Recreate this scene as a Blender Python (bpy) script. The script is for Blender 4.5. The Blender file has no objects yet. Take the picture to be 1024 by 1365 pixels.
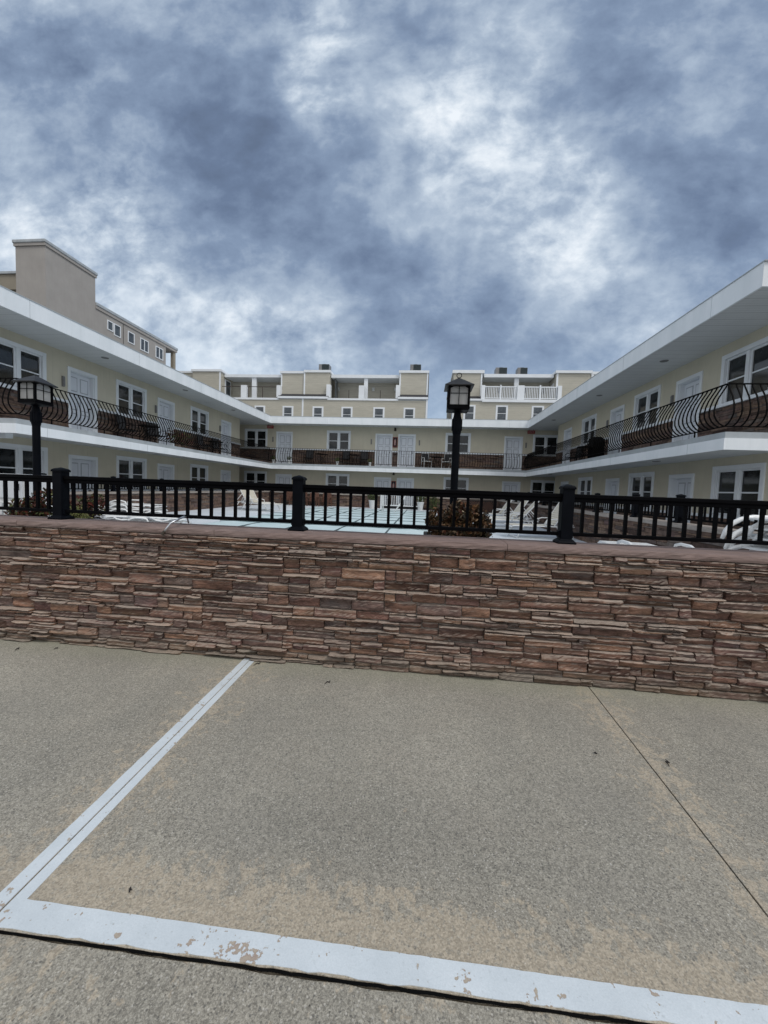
import bpy, math, random
from mathutils import Vector, Matrix, Euler
R = math.radians
rnd = random.Random(7)
SC = bpy.context.scene
COL = SC.collection

# ------------------------------------------------------------------ mesh builder
class MB:
    def __init__(s): s.v = []; s.f = []; s.t = []; s.mi = []
    def add(s, vs, fs, tint=None, mi=0):
        n = len(s.v); s.v += [tuple(p) for p in vs]
        for f in fs:
            s.f.append(tuple(i + n for i in f)); s.t.append(0.5 if tint is None else tint); s.mi.append(mi)
    def box(s, x0, x1, y0, y1, z0, z1, tint=None, mi=0, M=None):
        vs = [Vector(p) for p in ((x0,y0,z0),(x1,y0,z0),(x1,y1,z0),(x0,y1,z0),(x0,y0,z1),(x1,y0,z1),(x1,y1,z1),(x0,y1,z1))]
        if M: vs = [M @ p for p in vs]
        s.add(vs, ((0,3,2,1),(4,5,6,7),(0,1,5,4),(1,2,6,5),(2,3,7,6),(3,0,4,7)), tint, mi); return s
    def tube(s, pts, r, n=8, cap=True, mi=0, tint=None, closed=False):
        pts = [Vector(p) for p in pts]; m = len(pts); rings = []
        rs = r if isinstance(r, (list, tuple)) else [r] * m
        up = None
        for i, p in enumerate(pts):
            a = pts[(i-1) % m] if (i > 0 or closed) else pts[i]; b = pts[(i+1) % m] if (i < m-1 or closed) else pts[i]
            d = (b - a).normalized()
            if up is None:
                up = Vector((0,0,1)) if abs(d.z) < .9 else Vector((1,0,0))
            u = (up - d * up.dot(d))
            if u.length < 1e-4: u = d.orthogonal()
            u.normalize(); up = u; w = d.cross(u)
            rings.append([p + (u * math.cos(2*math.pi*(k+.5)/n) + w * math.sin(2*math.pi*(k+.5)/n)) * rs[i] for k in range(n)])
        vs = [q for g in rings for q in g]; fs = []
        for i in range(m if closed else m-1):
            for k in range(n):
                j = (i+1) % m
                fs.append((i*n+k, i*n+(k+1)%n, j*n+(k+1)%n, j*n+k))
        if cap and not closed:
            fs.append(tuple(range(n))[::-1]); fs.append(tuple(range((m-1)*n, m*n)))
        s.add(vs, fs, tint, mi); return s
    def lathe(s, prof, n=16, c=(0,0,0), mi=0, sq=False, tint=None):
        vs = []; fs = []
        for (r, z) in prof:
            for k in range(n):
                a = 2*math.pi*(k+(.5 if sq else 0))/n
                rr = r * (math.sqrt(2) if sq else 1)
                vs.append((c[0]+rr*math.cos(a), c[1]+rr*math.sin(a), c[2]+z))
        for i in range(len(prof)-1):
            for k in range(n): fs.append((i*n+k, i*n+(k+1)%n, (i+1)*n+(k+1)%n, (i+1)*n+k))
        fs.append(tuple(range(n))[::-1]); fs.append(tuple(range((len(prof)-1)*n, len(prof)*n)))
        s.add(vs, fs, tint, mi); return s
    def build(s, name, mat, parent=None, smooth=False, loc=None, rot=None, bevel=0, tints=False):
        me = bpy.data.meshes.new(name); me.from_pydata(s.v, [], s.f)
        mats = mat if isinstance(mat, (list, tuple)) else [mat]
        for m in mats: me.materials.append(m)
        if len(mats) > 1: me.polygons.foreach_set('material_index', s.mi)
        if smooth: me.polygons.foreach_set('use_smooth', [True]*len(me.polygons))
        if tints:
            at = me.attributes.new('tint', 'FLOAT', 'FACE'); at.data.foreach_set('value', s.t)
        me.update()
        o = bpy.data.objects.new(name, me); COL.objects.link(o)
        if parent: o.parent = parent
        if loc is not None: o.location = loc
        if rot is not None: o.rotation_euler = (0, 0, rot)
        if bevel:
            b = o.modifiers.new('bev', 'BEVEL'); b.width = bevel; b.segments = 2; b.limit_method = 'ANGLE'
        return o

def tag(o, label=None, cat=None, group=None, kind=None):
    if label: o['label'] = label
    if cat: o['category'] = cat
    if group: o['group'] = group
    if kind: o['kind'] = kind
    return o
def empty(name, loc=(0,0,0), rz=0, parent=None):
    o = bpy.data.objects.new(name, None); COL.objects.link(o); o.location = loc; o.rotation_euler = (0,0,rz)
    o.empty_display_size = .1
    if parent: o.parent = parent
    return o
KIDS = {}
def kids(o):
    return [c for c in bpy.data.objects if c.parent == o]
def copy_tree(o, loc=None, rz=None, parent=None, _top=True):
    ch = kids(o)
    c = o.copy(); COL.objects.link(c)
    if parent is not None: c.parent = parent
    if loc is not None: c.location = loc
    if rz is not None: c.rotation_euler = (0,0,rz)
    for k in ch: copy_tree(k, parent=c, _top=False)
    return c

# ------------------------------------------------------------------ node helper
class N:
    def __init__(s, name, world=False):
        if world:
            s.m = bpy.data.worlds.new('World'); SC.world = s.m
        else:
            s.m = bpy.data.materials.new(name)
        s.m.use_nodes = True; s.t = s.m.node_tree; s.t.nodes.clear()
    def n(s, t, **k):
        x = s.t.nodes.new(t)
        for a, b in k.items(): setattr(x, a, b)
        return x
    def set(s, inp, v):
        if v is None: return
        if hasattr(v, 'is_output') or isinstance(v, bpy.types.NodeSocket): s.t.links.new(v, inp)
        else:
            if isinstance(v, (tuple, list)) and len(v) == 3 and inp.type == 'RGBA': v = (*v, 1)
            inp.default_value = v
    def math(s, op, a, b=None, c=None, clamp=False):
        x = s.n('ShaderNodeMath', operation=op, use_clamp=clamp)
        for i, v in enumerate((a, b, c)):
            if v is not None: s.set(x.inputs[i], v)
        return x.outputs[0]
    def vmath(s, op, a, b=None, sc=None):
        x = s.n('ShaderNodeVectorMath', operation=op); s.set(x.inputs[0], a)
        if b is not None: s.set(x.inputs[1], b)
        if sc is not None: s.set(x.inputs['Scale'], sc)
        return x.outputs['Value'] if op in ('DOT_PRODUCT','LENGTH') else x.outputs[0]
    def noise(s, vec, scale, detail=4, rough=.5, dist=0, col=False):
        x = s.n('ShaderNodeTexNoise'); s.set(x.inputs['Vector'], vec)
        x.inputs['Scale'].default_value = scale; x.inputs['Detail'].default_value = detail
        x.inputs['Roughness'].default_value = rough; x.inputs['Distortion'].default_value = dist
        return x.outputs['Color' if col else 'Fac']
    def vor(s, vec, scale, feature='F1', out='Distance', rand=1):
        x = s.n('ShaderNodeTexVoronoi', feature=feature); s.set(x.inputs['Vector'], vec)
        x.inputs['Scale'].default_value = scale; x.inputs['Randomness'].default_value = rand
        return x.outputs[out]
    def mr(s, v, a, b, c=0., d=1., smooth=False):
        x = s.n('ShaderNodeMapRange', interpolation_type='SMOOTHSTEP' if smooth else 'LINEAR')
        for i, q in zip(x.inputs[:5], (v, a, b, c, d)): s.set(i, q)
        return x.outputs[0]
    def mix(s, f, a, b, mode='MIX'):
        x = s.n('ShaderNodeMix', data_type='RGBA', blend_type=mode, clamp_factor=True)
        s.set(x.inputs[0], f); s.set(x.inputs[6], a); s.set(x.inputs[7], b); return x.outputs[2]
    def ramp(s, f, stops, interp='LINEAR'):
        x = s.n('ShaderNodeValToRGB'); s.set(x.inputs[0], f); e = x.color_ramp.elements
        x.color_ramp.interpolation = interp
        while len(e) < len(stops): e.new(.5)
        for q, (p, c) in zip(e, stops): q.position = p; q.color = (*c, 1) if len(c) == 3 else c
        return x.outputs[0]
    def pos(s): return s.n('ShaderNodeNewGeometry').outputs['Position']
    def obj(s): return s.n('ShaderNodeTexCoord').outputs['Object']
    def xyz(s, v):
        x = s.n('ShaderNodeSeparateXYZ'); s.set(x.inputs[0], v); return x.outputs
    def vec(s, x=0., y=0., z=0.):
        c = s.n('ShaderNodeCombineXYZ')
        for i, v in zip(c.inputs, (x, y, z)): s.set(i, v)
        return c.outputs[0]
    def bump(s, h, strength=.5, dist=.01, nrm=None):
        x = s.n('ShaderNodeBump'); x.inputs['Strength'].default_value = strength; x.inputs['Distance'].default_value = dist
        s.set(x.inputs['Height'], h)
        if nrm is not None: s.set(x.inputs['Normal'], nrm)
        return x.outputs[0]
    def out(s, col, rough=.7, metal=0., spec=.5, nrm=None, **k):
        b = s.n('ShaderNodeBsdfPrincipled'); s.set(b.inputs['Base Color'], col); s.set(b.inputs['Roughness'], rough)
        s.set(b.inputs['Metallic'], metal); s.set(b.inputs['Specular IOR Level'], spec)
        if nrm is not None: s.set(b.inputs['Normal'], nrm)
        for a, v in k.items(): s.set(b.inputs[a.replace('_', ' ')], v)
        o = s.n('ShaderNodeOutputMaterial'); s.t.links.new(b.outputs[0], o.inputs[0]); return s.m

def simple(name, col, rough=.6, metal=0., spec=.5, var=.12, vs=3., bump=0., bs=60., **k):
    n = N(name); p = n.pos()
    f = n.noise(p, vs, 5, .6)
    c = n.mix(n.mr(f, .3, .7), tuple(x*(1-var) for x in col), tuple(min(1, x*(1+var)) for x in col))
    nr = n.bump(n.noise(p, bs, 3), bump, .004) if bump else None
    return n.out(c, rough, metal, spec, nr, **k)

M = {}
# beige wall with faint board seams, weathering
def wall_mat(name, col, seams=0.):
    n = N(name); p = n.pos(); x, y, z = n.xyz(p)
    f = n.noise(p, 1.3, 5, .6); g = n.noise(n.vec(n.math('MULTIPLY', x, 6.), n.math('MULTIPLY', y, 6.), n.math('MULTIPLY', z, .6)), 1., 4, .6)
    c = n.mix(n.mr(f, .3, .7), tuple(v*.93 for v in col), tuple(v*1.05 for v in col))
    c = n.mix(n.mr(g, .5, .8, 0, .25), c, tuple(v*.75 for v in col))
    if seams:
        for q in (x, y):
            fr = n.math('FRACT', n.math('DIVIDE', n.math('ADD', q, 100.), seams)); c = n.mix(n.mr(fr, 0., .012, .3, 0.), c, tuple(v*.5 for v in col))
    dr = n.noise(n.vec(n.math('MULTIPLY', x, 14.), n.math('MULTIPLY', y, 14.), n.math('MULTIPLY', z, .5)), 1., 3, .7)
    c = n.mix(n.mr(dr, .58, .8, 0, .3), c, tuple(v*.6 for v in col))
    return n.out(c, .8, 0, .3, n.bump(n.noise(p, 90, 3), .25, .003))
M['wall'] = wall_mat('beige_wall', (.56, .52, .415), 1.22)
M['stucco'] = wall_mat('tan_stucco', (.34, .32, .30))
M['stucco2'] = wall_mat('grey_brown_stucco', (.27, .24, .19))
def siding(name, col, pitch=.12):
    n = N(name); p = n.pos(); z = n.xyz(p)[2]
    fr = n.math('FRACT', n.math('DIVIDE', z, pitch))
    sh = n.mr(fr, 0., .12, 1., 0.)
    f = n.noise(n.vec(n.xyz(p)[0], n.xyz(p)[1], n.math('MULTIPLY', z, 4.)), 1.1, 5, .6)
    c = n.mix(n.mr(f, .3, .7), tuple(v*.92 for v in col), tuple(v*1.06 for v in col))
    c = n.mix(n.math('MULTIPLY', sh, .45), c, tuple(v*.5 for v in col))
    return n.out(c, .7, 0, .3, n.bump(fr, .8, .02))
M['siding'] = siding('tan_lap_siding', (.48, .455, .385), .19)
M['siding_dark'] = siding('grey_lap_siding', (.20, .18, .14), .3)
M['white'] = simple('white_trim', (.72, .75, .78), .5, var=.05, vs=1.5)
M['fascia'] = None
n = N('white_fascia'); p = n.pos(); x, y, z = n.xyz(p)
f = n.noise(n.vec(n.math('MULTIPLY', x, 2.5), n.math('MULTIPLY', y, 2.5), n.math('MULTIPLY', z, .5)), 1., 5, .65)
s_ = n.noise(n.vec(n.math('MULTIPLY', x, 12.), n.math('MULTIPLY', y, 12.), n.math('MULTIPLY', z, .9)), 1., 3, .6)
c = n.mix(n.mr(f, .35, .7), (.70, .74, .77), (.80, .83, .86)); c = n.mix(n.mr(s_, .6, .85, 0, .3), c, (.52, .54, .53))
M['fascia'] = n.out(c, .42, 0, .4)
def soffit(name, ax):
    n = N(name); p = n.pos(); q = n.xyz(p)[ax]
    fr = n.math('FRACT', n.math('DIVIDE', q, .105)); ln = n.mr(fr, 0., .1, 1., 0.)
    fr2 = n.math('FRACT', n.math('DIVIDE', q, .315)); ln2 = n.mr(fr2, 0., .06, 1., 0.)
    f = n.noise(p, .9, 4, .6)
    c = n.mix(n.mr(f, .3, .7), (.56, .58, .59), (.64, .66, .67))
    c = n.mix(n.math('MULTIPLY', ln, .45), c, (.3, .31, .32)); c = n.mix(n.math('MULTIPLY', ln2, .8), c, (.2, .21, .22))
    return n.out(c, .55, 0, .35, n.bump(n.math('SUBTRACT', 1., ln), .5, .008))
M['soffit_side'] = soffit('vinyl_soffit', 1); M['soffit_back'] = soffit('vinyl_soffit_back', 0)
M['grey_edge'] = simple('grey_flashing', (.36, .39, .41), .5, var=.15)
M['door'] = simple('door_paint', (.66, .69, .74), .4, var=.03)
M['door_groove'] = simple('door_groove', (.36, .38, .42), .5)
M['black'] = simple('black_metal', (.0020, .0020, .0028), .5, .0, .04, var=.25, vs=9, bump=.1, bs=120)
M['iron'] = simple('wrought_iron', (.0035, .003, .003), .6, 0., .06, var=.3, vs=12)
M['post'] = simple('navy_black_paint', (.0030, .0038, .0060), .5, 0., .05, var=.25, vs=10, bump=.12, bs=150)
M['lamp_roof'] = simple('weathered_lamp_metal', (.016, .015, .015), .5, .2, .4, var=.35, vs=20)
M['dark_roof'] = simple('dark_shingle', (.03, .03, .034), .9, var=.3, vs=8)
M['red'] = simple('red_sign', (.22, .02, .018), .5, var=.1)
M['red_letter'] = simple('sign_letter', (.5, .3, .28), .5)
M['bronze'] = simple('dull_bronze', (.05, .04, .03), .5, .4)
M['steel'] = simple('brushed_steel', (.55, .57, .6), .3, .9, var=.2, vs=30)
M['plastic'] = simple('white_plastic', (.74, .75, .75), .35, 0, .5, var=.06, vs=6)
M['sling'] = simple('cream_sling', (.62, .58, .49), .7, var=.08, vs=10, bump=.4, bs=300)
M['brownwood'] = simple('brown_wood', (.105, .045, .028), .6, var=.35, vs=14)
M['darkwood'] = simple('dark_wood', (.05, .035, .028), .6, var=.35, vs=14)
M['soil'] = simple('planter_dark', (.018, .016, .015), .9, var=.4, vs=20)
M['bark'] = simple('stem_brown', (.06, .04, .025), .9, var=.3, vs=20)
M['lamp_candle'] = simple('candle_sleeve', (.5, .48, .42), .5)
M['pot'] = simple('white_pot', (.62, .64, .64), .5, var=.1, vs=8)
M['darkfab'] = simple('dark_fabric', (.02, .02, .022), .8, var=.3, vs=30)
M['ac'] = simple('ac_cabinet', (.2, .2, .2), .5, .2, var=.15)
M['acgrille'] = simple('ac_coil', (.035, .05, .055), .7, var=.4, vs=25)
def leafmat(name, stops):
    n = N(name); a = n.n('ShaderNodeAttribute', attribute_name='tint')
    c = n.ramp(a.outputs['Fac'], stops)
    return n.out(c, .6, 0, .3)
M['leaf_dry'] = leafmat('dry_brown_leaves', [(0,(.012,.010,.006)),(.3,(.035,.022,.012)),(.5,(.11,.052,.022)),(.66,(.03,.03,.013)),(.8,(.17,.085,.038)),(.9,(.075,.02,.014)),(.96,(.24,.16,.09)),(1,(.40,.34,.24))])
M['leaf_red'] = leafmat('dark_red_leaves', [(0,(.02,.025,.012)),(.4,(.07,.02,.015)),(.7,(.12,.03,.022)),(.85,(.05,.07,.025)),(1,(.2,.2,.08))])
M['leaf_green'] = leafmat('green_leaves', [(0,(.02,.03,.012)),(.5,(.055,.08,.03)),(.8,(.09,.11,.04)),(1,(.2,.2,.08))])
M['leaf_yellow'] = leafmat('yellow_green_leaves', [(0,(.04,.05,.015)),(.5,(.13,.15,.05)),(.8,(.2,.2,.07)),(1,(.32,.29,.13))])
# window glass : dark reflective pane with faint blind behind
def glass(name, base, blind):
    n = N(name); p = n.obj(); z = n.xyz(p)[2]
    f = n.noise(p, 2.2, 3, .6)
    c = n.mix(n.mr(f, .4, .75), base, blind)
    fr = n.math('FRACT', n.math('DIVIDE', z, .05))
    c = n.mix(n.mr(fr, .0, .3, .35, 0.), c, tuple(v*.5 for v in base))
    return n.out(c, n.mr(f, .3, .7, .03, .08), 0, .5, n.bump(n.noise(n.pos(), 3, 2), .03, .01))
M['glass'] = glass('window_pane', (.009, .011, .012), (.03, .034, .038))
M['glass2'] = glass('window_pane_blind', (.04, .05, .06), (.12, .14, .16))
# seeded lantern glass
n = N('seeded_glass'); p = n.obj()
gl = n.n('ShaderNodeBsdfGlass'); gl.inputs['Roughness'].default_value = .35; gl.inputs['IOR'].default_value = 1.1; n.set(gl.inputs['Color'], (.9, .92, .93))
n.set(gl.inputs['Normal'], n.bump(n.noise(p, 70, 3), .5, .004))
df = n.n('ShaderNodeBsdfTranslucent'); n.set(df.inputs['Color'], (.75, .75, .74))
dd = n.n('ShaderNodeBsdfDiffuse'); n.set(dd.inputs['Color'], (.62, .61, .60))
mx = n.n('ShaderNodeMixShader'); mx.inputs[0].default_value = .5; n.t.links.new(df.outputs[0], mx.inputs[1]); n.t.links.new(dd.outputs[0], mx.inputs[2])
mx2 = n.n('ShaderNodeMixShader'); mx2.inputs[0].default_value = .6; n.t.links.new(gl.outputs[0], mx2.inputs[1]); n.t.links.new(mx.outputs[0], mx2.inputs[2])
o_ = n.n('ShaderNodeOutputMaterial'); n.t.links.new(mx2.outputs[0], o_.inputs[0]); M['lampglass'] = n.m

# ledgestone
def stone(name, k=1.0, fine=True, desat=0.):
    n = N(name); p = n.pos(); x, y, z = n.xyz(p)
    a = n.n('ShaderNodeAttribute', attribute_name='tint').outputs['Fac']
    base = n.ramp(a, [(0,(.075,.052,.042)),(.14,(.155,.115,.095)),(.3,(.215,.155,.118)),(.45,(.16,.135,.125)),(.6,(.245,.175,.125)),(.74,(.175,.125,.12)),(.86,(.30,.225,.16)),(.94,(.20,.19,.175)),(1,(.115,.09,.08))])
    base = n.mix(1., base, (k*1.0, k*.80, k*.78) if fine else (k*.78, k*.74, k*.76), 'MULTIPLY')
    if fine:
        off = n.math('MULTIPLY', a, 37.)
        q = n.vec(n.math('ADD', n.math('MULTIPLY', x, 1.), off), n.math('ADD', y, off), n.math('MULTIPLY', z, 3.2))
        f = n.noise(q, 7., 8, .68, .6)
        g = n.noise(q, 2.6, 4, .6)
        h = n.noise(q, 34., 5, .7)
        c = n.mix(n.mr(f, .34, .68), n.mix(1., base, (.42, .41, .42), 'MULTIPLY'), n.mix(1., base, (1.5, 1.45, 1.38), 'MULTIPLY'))
        c = n.mix(n.mr(g, .52, .7, 0, .55), c, (.21*k, .135*k, .085*k))
        c = n.mix(n.mr(g, .46, .3, 0, .45), c, (.125*k, .12*k, .12*k))
        c = n.mix(n.mr(h, .6, .8, 0, .35), c, (.36*k, .31*k, .25*k))
        # upward facing ledges coloured paler, a painted highlight from above
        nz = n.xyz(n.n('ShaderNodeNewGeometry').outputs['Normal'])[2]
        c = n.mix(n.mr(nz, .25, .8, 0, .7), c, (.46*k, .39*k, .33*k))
        # splash dirt near the pavement
        c = n.mix(n.mr(n.math('ADD', z, n.math('MULTIPLY', n.noise(p, 6, 4), -.12)), 0., .07, .35, 0.), c, (.13*k, .125*k, .09*k))
        hb = n.math('ADD', n.math('MULTIPLY', f, 1.), n.math('MULTIPLY', h, .35))
        return n.out(c, .85, 0, .25, n.bump(hb, 1., .032))
    f = n.noise(p, 9., 5, .6)
    c = n.mix(n.mr(f, .35, .68), n.mix(1., base, (.65, .63, .62), 'MULTIPLY'), n.mix(1., base, (1.3, 1.25, 1.2), 'MULTIPLY'))
    return n.out(c, .85, 0, .25, n.bump(f, .8, .02))
M['stone'] = stone('ledgestone', 1.0); M['stone_far'] = stone('ledgestone_far', .92, False)
def capmat(name, col):
    n = N(name); p = n.pos(); x, y, z = n.xyz(p)
    f = n.noise(n.vec(n.math('MULTIPLY', x, .7), y, n.math('MULTIPLY', z, 4.)), 9., 7, .65, .4); g = n.noise(p, 1.2, 3)
    h = n.noise(p, 160., 3)
    c = n.mix(n.mr(f, .3, .7), tuple(v*.7 for v in col), tuple(v*1.2 for v in col))
    c = n.mix(n.mr(g, .4, .7, 0, .3), c, (col[0]*1.1, col[1]*.95, col[2]*.9))
    c = n.mix(n.mr(h, .6, .75, 0, .3), c, tuple(v*.5 for v in col))
    return n.out(c, .85, 0, .3, n.bump(n.math('ADD', f, n.math('MULTIPLY', h, .25)), .6, .012))
M['cap'] = capmat('cast_stone_cap', (.215, .16, .145)); M['cap_far'] = capmat('pale_cap', (.33, .30, .27))

# concrete of the parking slab
JX0, JX1 = -1.405, 1.33
def concrete(name, lower=False):
    n = N(name); p = n.pos(); x, y, z = n.xyz(p)
    big = n.noise(p, .7, 5, .55); med = n.noise(p, 3.2, 6, .6); fin = n.noise(p, 26., 5, .7); agg = n.noise(p, 260., 6, .85)
    c = n.mix(n.mr(big, .35, .65), (.26, .252, .222), (.345, .333, .292))
    c = n.mix(n.mr(med, .42, .72, 0, .5), c, (.37, .345, .295))
    c = n.mix(n.mr(fin, .40, .30, 0, .5), c, (.17, .17, .16))
    # exposed aggregate specks
    g1 = n.xyz(n.vor(p, 175., 'F1', 'Color')); g2 = n.xyz(n.vor(p, 88., 'F1', 'Color'))
    gm = n.math('ADD', n.mr(g1[0], 0., 1., .60, 1.28), n.mr(g2[1], 0., 1., -.12, .16))
    c = n.mix(1., c, n.vec(n.math('MULTIPLY', gm, .965), n.math('MULTIPLY', gm, .935), n.math('MULTIPLY', gm, .895)), 'MULTIPLY')
    v = n.vor(p, 95., 'F1', 'Distance'); vc = n.vor(p, 95., 'F1', 'Color')
    vr = n.xyz(vc)
    c = n.mix(n.math('MULTIPLY', n.mr(v, .42, .28), n.mr(vr[0], .72, .8, 0, .75)), c, (.085, .085, .08))
    c = n.mix(n.math('MULTIPLY', n.mr(v, .40, .26), n.mr(vr[1], .76, .84, 0, .7)), c, (.56, .53, .47))
    v2 = n.vor(p, 48., 'F1', 'Distance'); vr2 = n.xyz(n.vor(p, 48., 'F1', 'Color'))
    c = n.mix(n.math('MULTIPLY', n.mr(v2, .16, .10), n.mr(vr2[0], .93, .95)), c, (.035, .033, .03))
    c = n.mix(n.math('MULTIPLY', n.mr(v2, .15, .09), n.mr(vr2[1], .95, .97)), c, (.72, .70, .66))
    c = n.mix(n.mr(agg, .36, .52, .62, 0.), c, (.10, .098, .09))
    c = n.mix(n.mr(agg, .52, .68, 0, .7), c, (.66, .63, .56))
    if not lower:
        dk = n.math('MULTIPLY', n.mr(n.math('ABSOLUTE', n.math('SUBTRACT', n.math('ADD', y, n.math('MULTIPLY', big, .5)), 1.85)), .0, .55, 1., 0.), n.mr(n.math('ABSOLUTE', n.math('SUBTRACT', x, .15)), .5, 1.3, 1., 0.))
        c = n.mix(n.math('MULTIPLY', dk, .30), c, n.mix(1., c, (.60, .61, .62), 'MULTIPLY'))
        stx = n.noise(n.vec(n.math('MULTIPLY', x, 3.2), n.math('MULTIPLY', y, .8), 0.), 1.6, 4, .6)
        c = n.mix(n.mr(stx, .56, .72, 0, .35), c, n.mix(1., c, (1.35, 1.34, 1.3), 'MULTIPLY'))
    # tan mortar skin that remains beside the joints and the front edge
    wob = n.math('MULTIPLY', n.math('SUBTRACT', med, .5), .5)
    def band(coord, at, w0, w1):
        d = n.math('ABSOLUTE', n.math('SUBTRACT', coord, at)); d = n.math('ADD', d, wob)
        return n.mr(d, w0, w1, 1., 0.)
    if lower: msk = n.math('MULTIPLY', n.mr(big, .3, .7), .75)
    else:
        msk = n.math('MAXIMUM', n.math('MULTIPLY', band(x, JX0, .02, .38), .78), n.math('MULTIPLY', band(x, JX1, .02, .36), .72))
        msk = n.math('MAXIMUM', msk, n.math('MULTIPLY', band(y, 1.12, .08, .38), 1.15))
    rag = n.noise(n.vec(x, n.math('MULTIPLY', y, .75), 0.), 24., 6, .66); rag2 = n.noise(p, 9., 4, .6)
    rr = n.math('ADD', n.math('MULTIPLY', rag, .65), n.math('MULTIPLY', rag2, .35))
    edge = n.math('SUBTRACT', n.math('ADD', n.math('MULTIPLY', msk, .235), rr), .5)
    pa = n.math('MULTIPLY', n.mr(edge, .14, .165, 0., .66), n.mr(n.noise(p, 60., 5, .7), .40, .47, .12, 1.))
    gt = n.mr(g1[0], 0., 1., .74, 1.16)
    tan = n.mix(n.mr(fin, .3, .7), (.385, .325, .245), (.50, .425, .325))
    tan = n.mix(1., tan, n.vec(gt, gt, gt), 'MULTIPLY')
    c = n.mix(n.math('MULTIPLY', msk, .18), c, (.40, .345, .265))
    c = n.mix(pa, c, tan)
    # greenish damp strip at the wall foot, dark traffic patches
    c = n.mix(n.mr(n.math('ADD', y, n.math('MULTIPLY', med, -.25)), 2.72, 3.05, 0., .5), c, (.27, .27, .195))
    c = n.mix(n.mr(n.noise(p, 1.6, 4, .6), .52, .72, 0, .3), c, (.19, .185, .168))
    bh = n.math('ADD', n.math('MULTIPLY', agg, .5), n.math('MULTIPLY', n.mr(v, 0., .5), .5))
    return n.out(c, .88, 0, .25, n.bump(bh, .7, .0035))
M['concrete'] = concrete('parking_concrete'); M['concrete_low'] = concrete('lower_concrete', True)
# worn line paint
n = N('line_paint'); p = n.pos(); x, y, z = n.xyz(p)
a = n.noise(p, 13., 4, .6); b = n.noise(p, 62., 4, .6); d = n.noise(p, 2.3, 3)
chip = n.math('ADD', n.math('MULTIPLY', a, .6), n.math('ADD', n.math('MULTIPLY', b, .4), n.math('MULTIPLY', n.math('SUBTRACT', d, .5), .22)))
ch = n.mr(chip, .592, .604)
col = n.mix(n.mr(n.noise(p, 5, 5, .6), .3, .7), (.55, .60, .635), (.65, .70, .735))
col = n.mix(n.mr(n.noise(p, 220, 3), .35, .65, .22, 0.), col, (.40, .45, .48))
col = n.mix(n.mr(b, .6, .7, 0, .35), col, (.40, .44, .45))
col = n.mix(ch, col, n.mix(n.mr(b, .4, .7), (.33, .25, .21), (.42, .37, .30)))
M['paint'] = n.out(col, .6, 0, .3, n.bump(n.math('SUBTRACT', n.math('MULTIPLY', n.noise(p, 200, 3), .35), ch), .5, .003))
# pool deck, pool cover
n = N('deck_concrete'); p = n.pos(); f = n.noise(p, .8, 5, .6)
M['deck'] = n.out(n.mix(n.mr(f, .3, .7), (.50, .55, .60), (.64, .68, .72)), .7, 0, .3)
n = N('pool_cover_fabric'); p = n.pos(); f = n.noise(p, .9, 5, .6); g = n.noise(p, 5, 4)
c = n.mix(n.mr(f, .3, .7), (.48, .61, .64), (.60, .71, .73)); c = n.mix(n.mr(g, .5, .75, 0, .4), c, (.42, .54, .57))
M['cover'] = n.out(c, .55, 0, .4, n.bump(g, .3, .03))
M['seam'] = simple('cover_strap', (.06, .09, .10), .8)
M['ground'] = simple('distant_asphalt', (.12, .12, .12), .9, var=.2, vs=.6)

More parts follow.
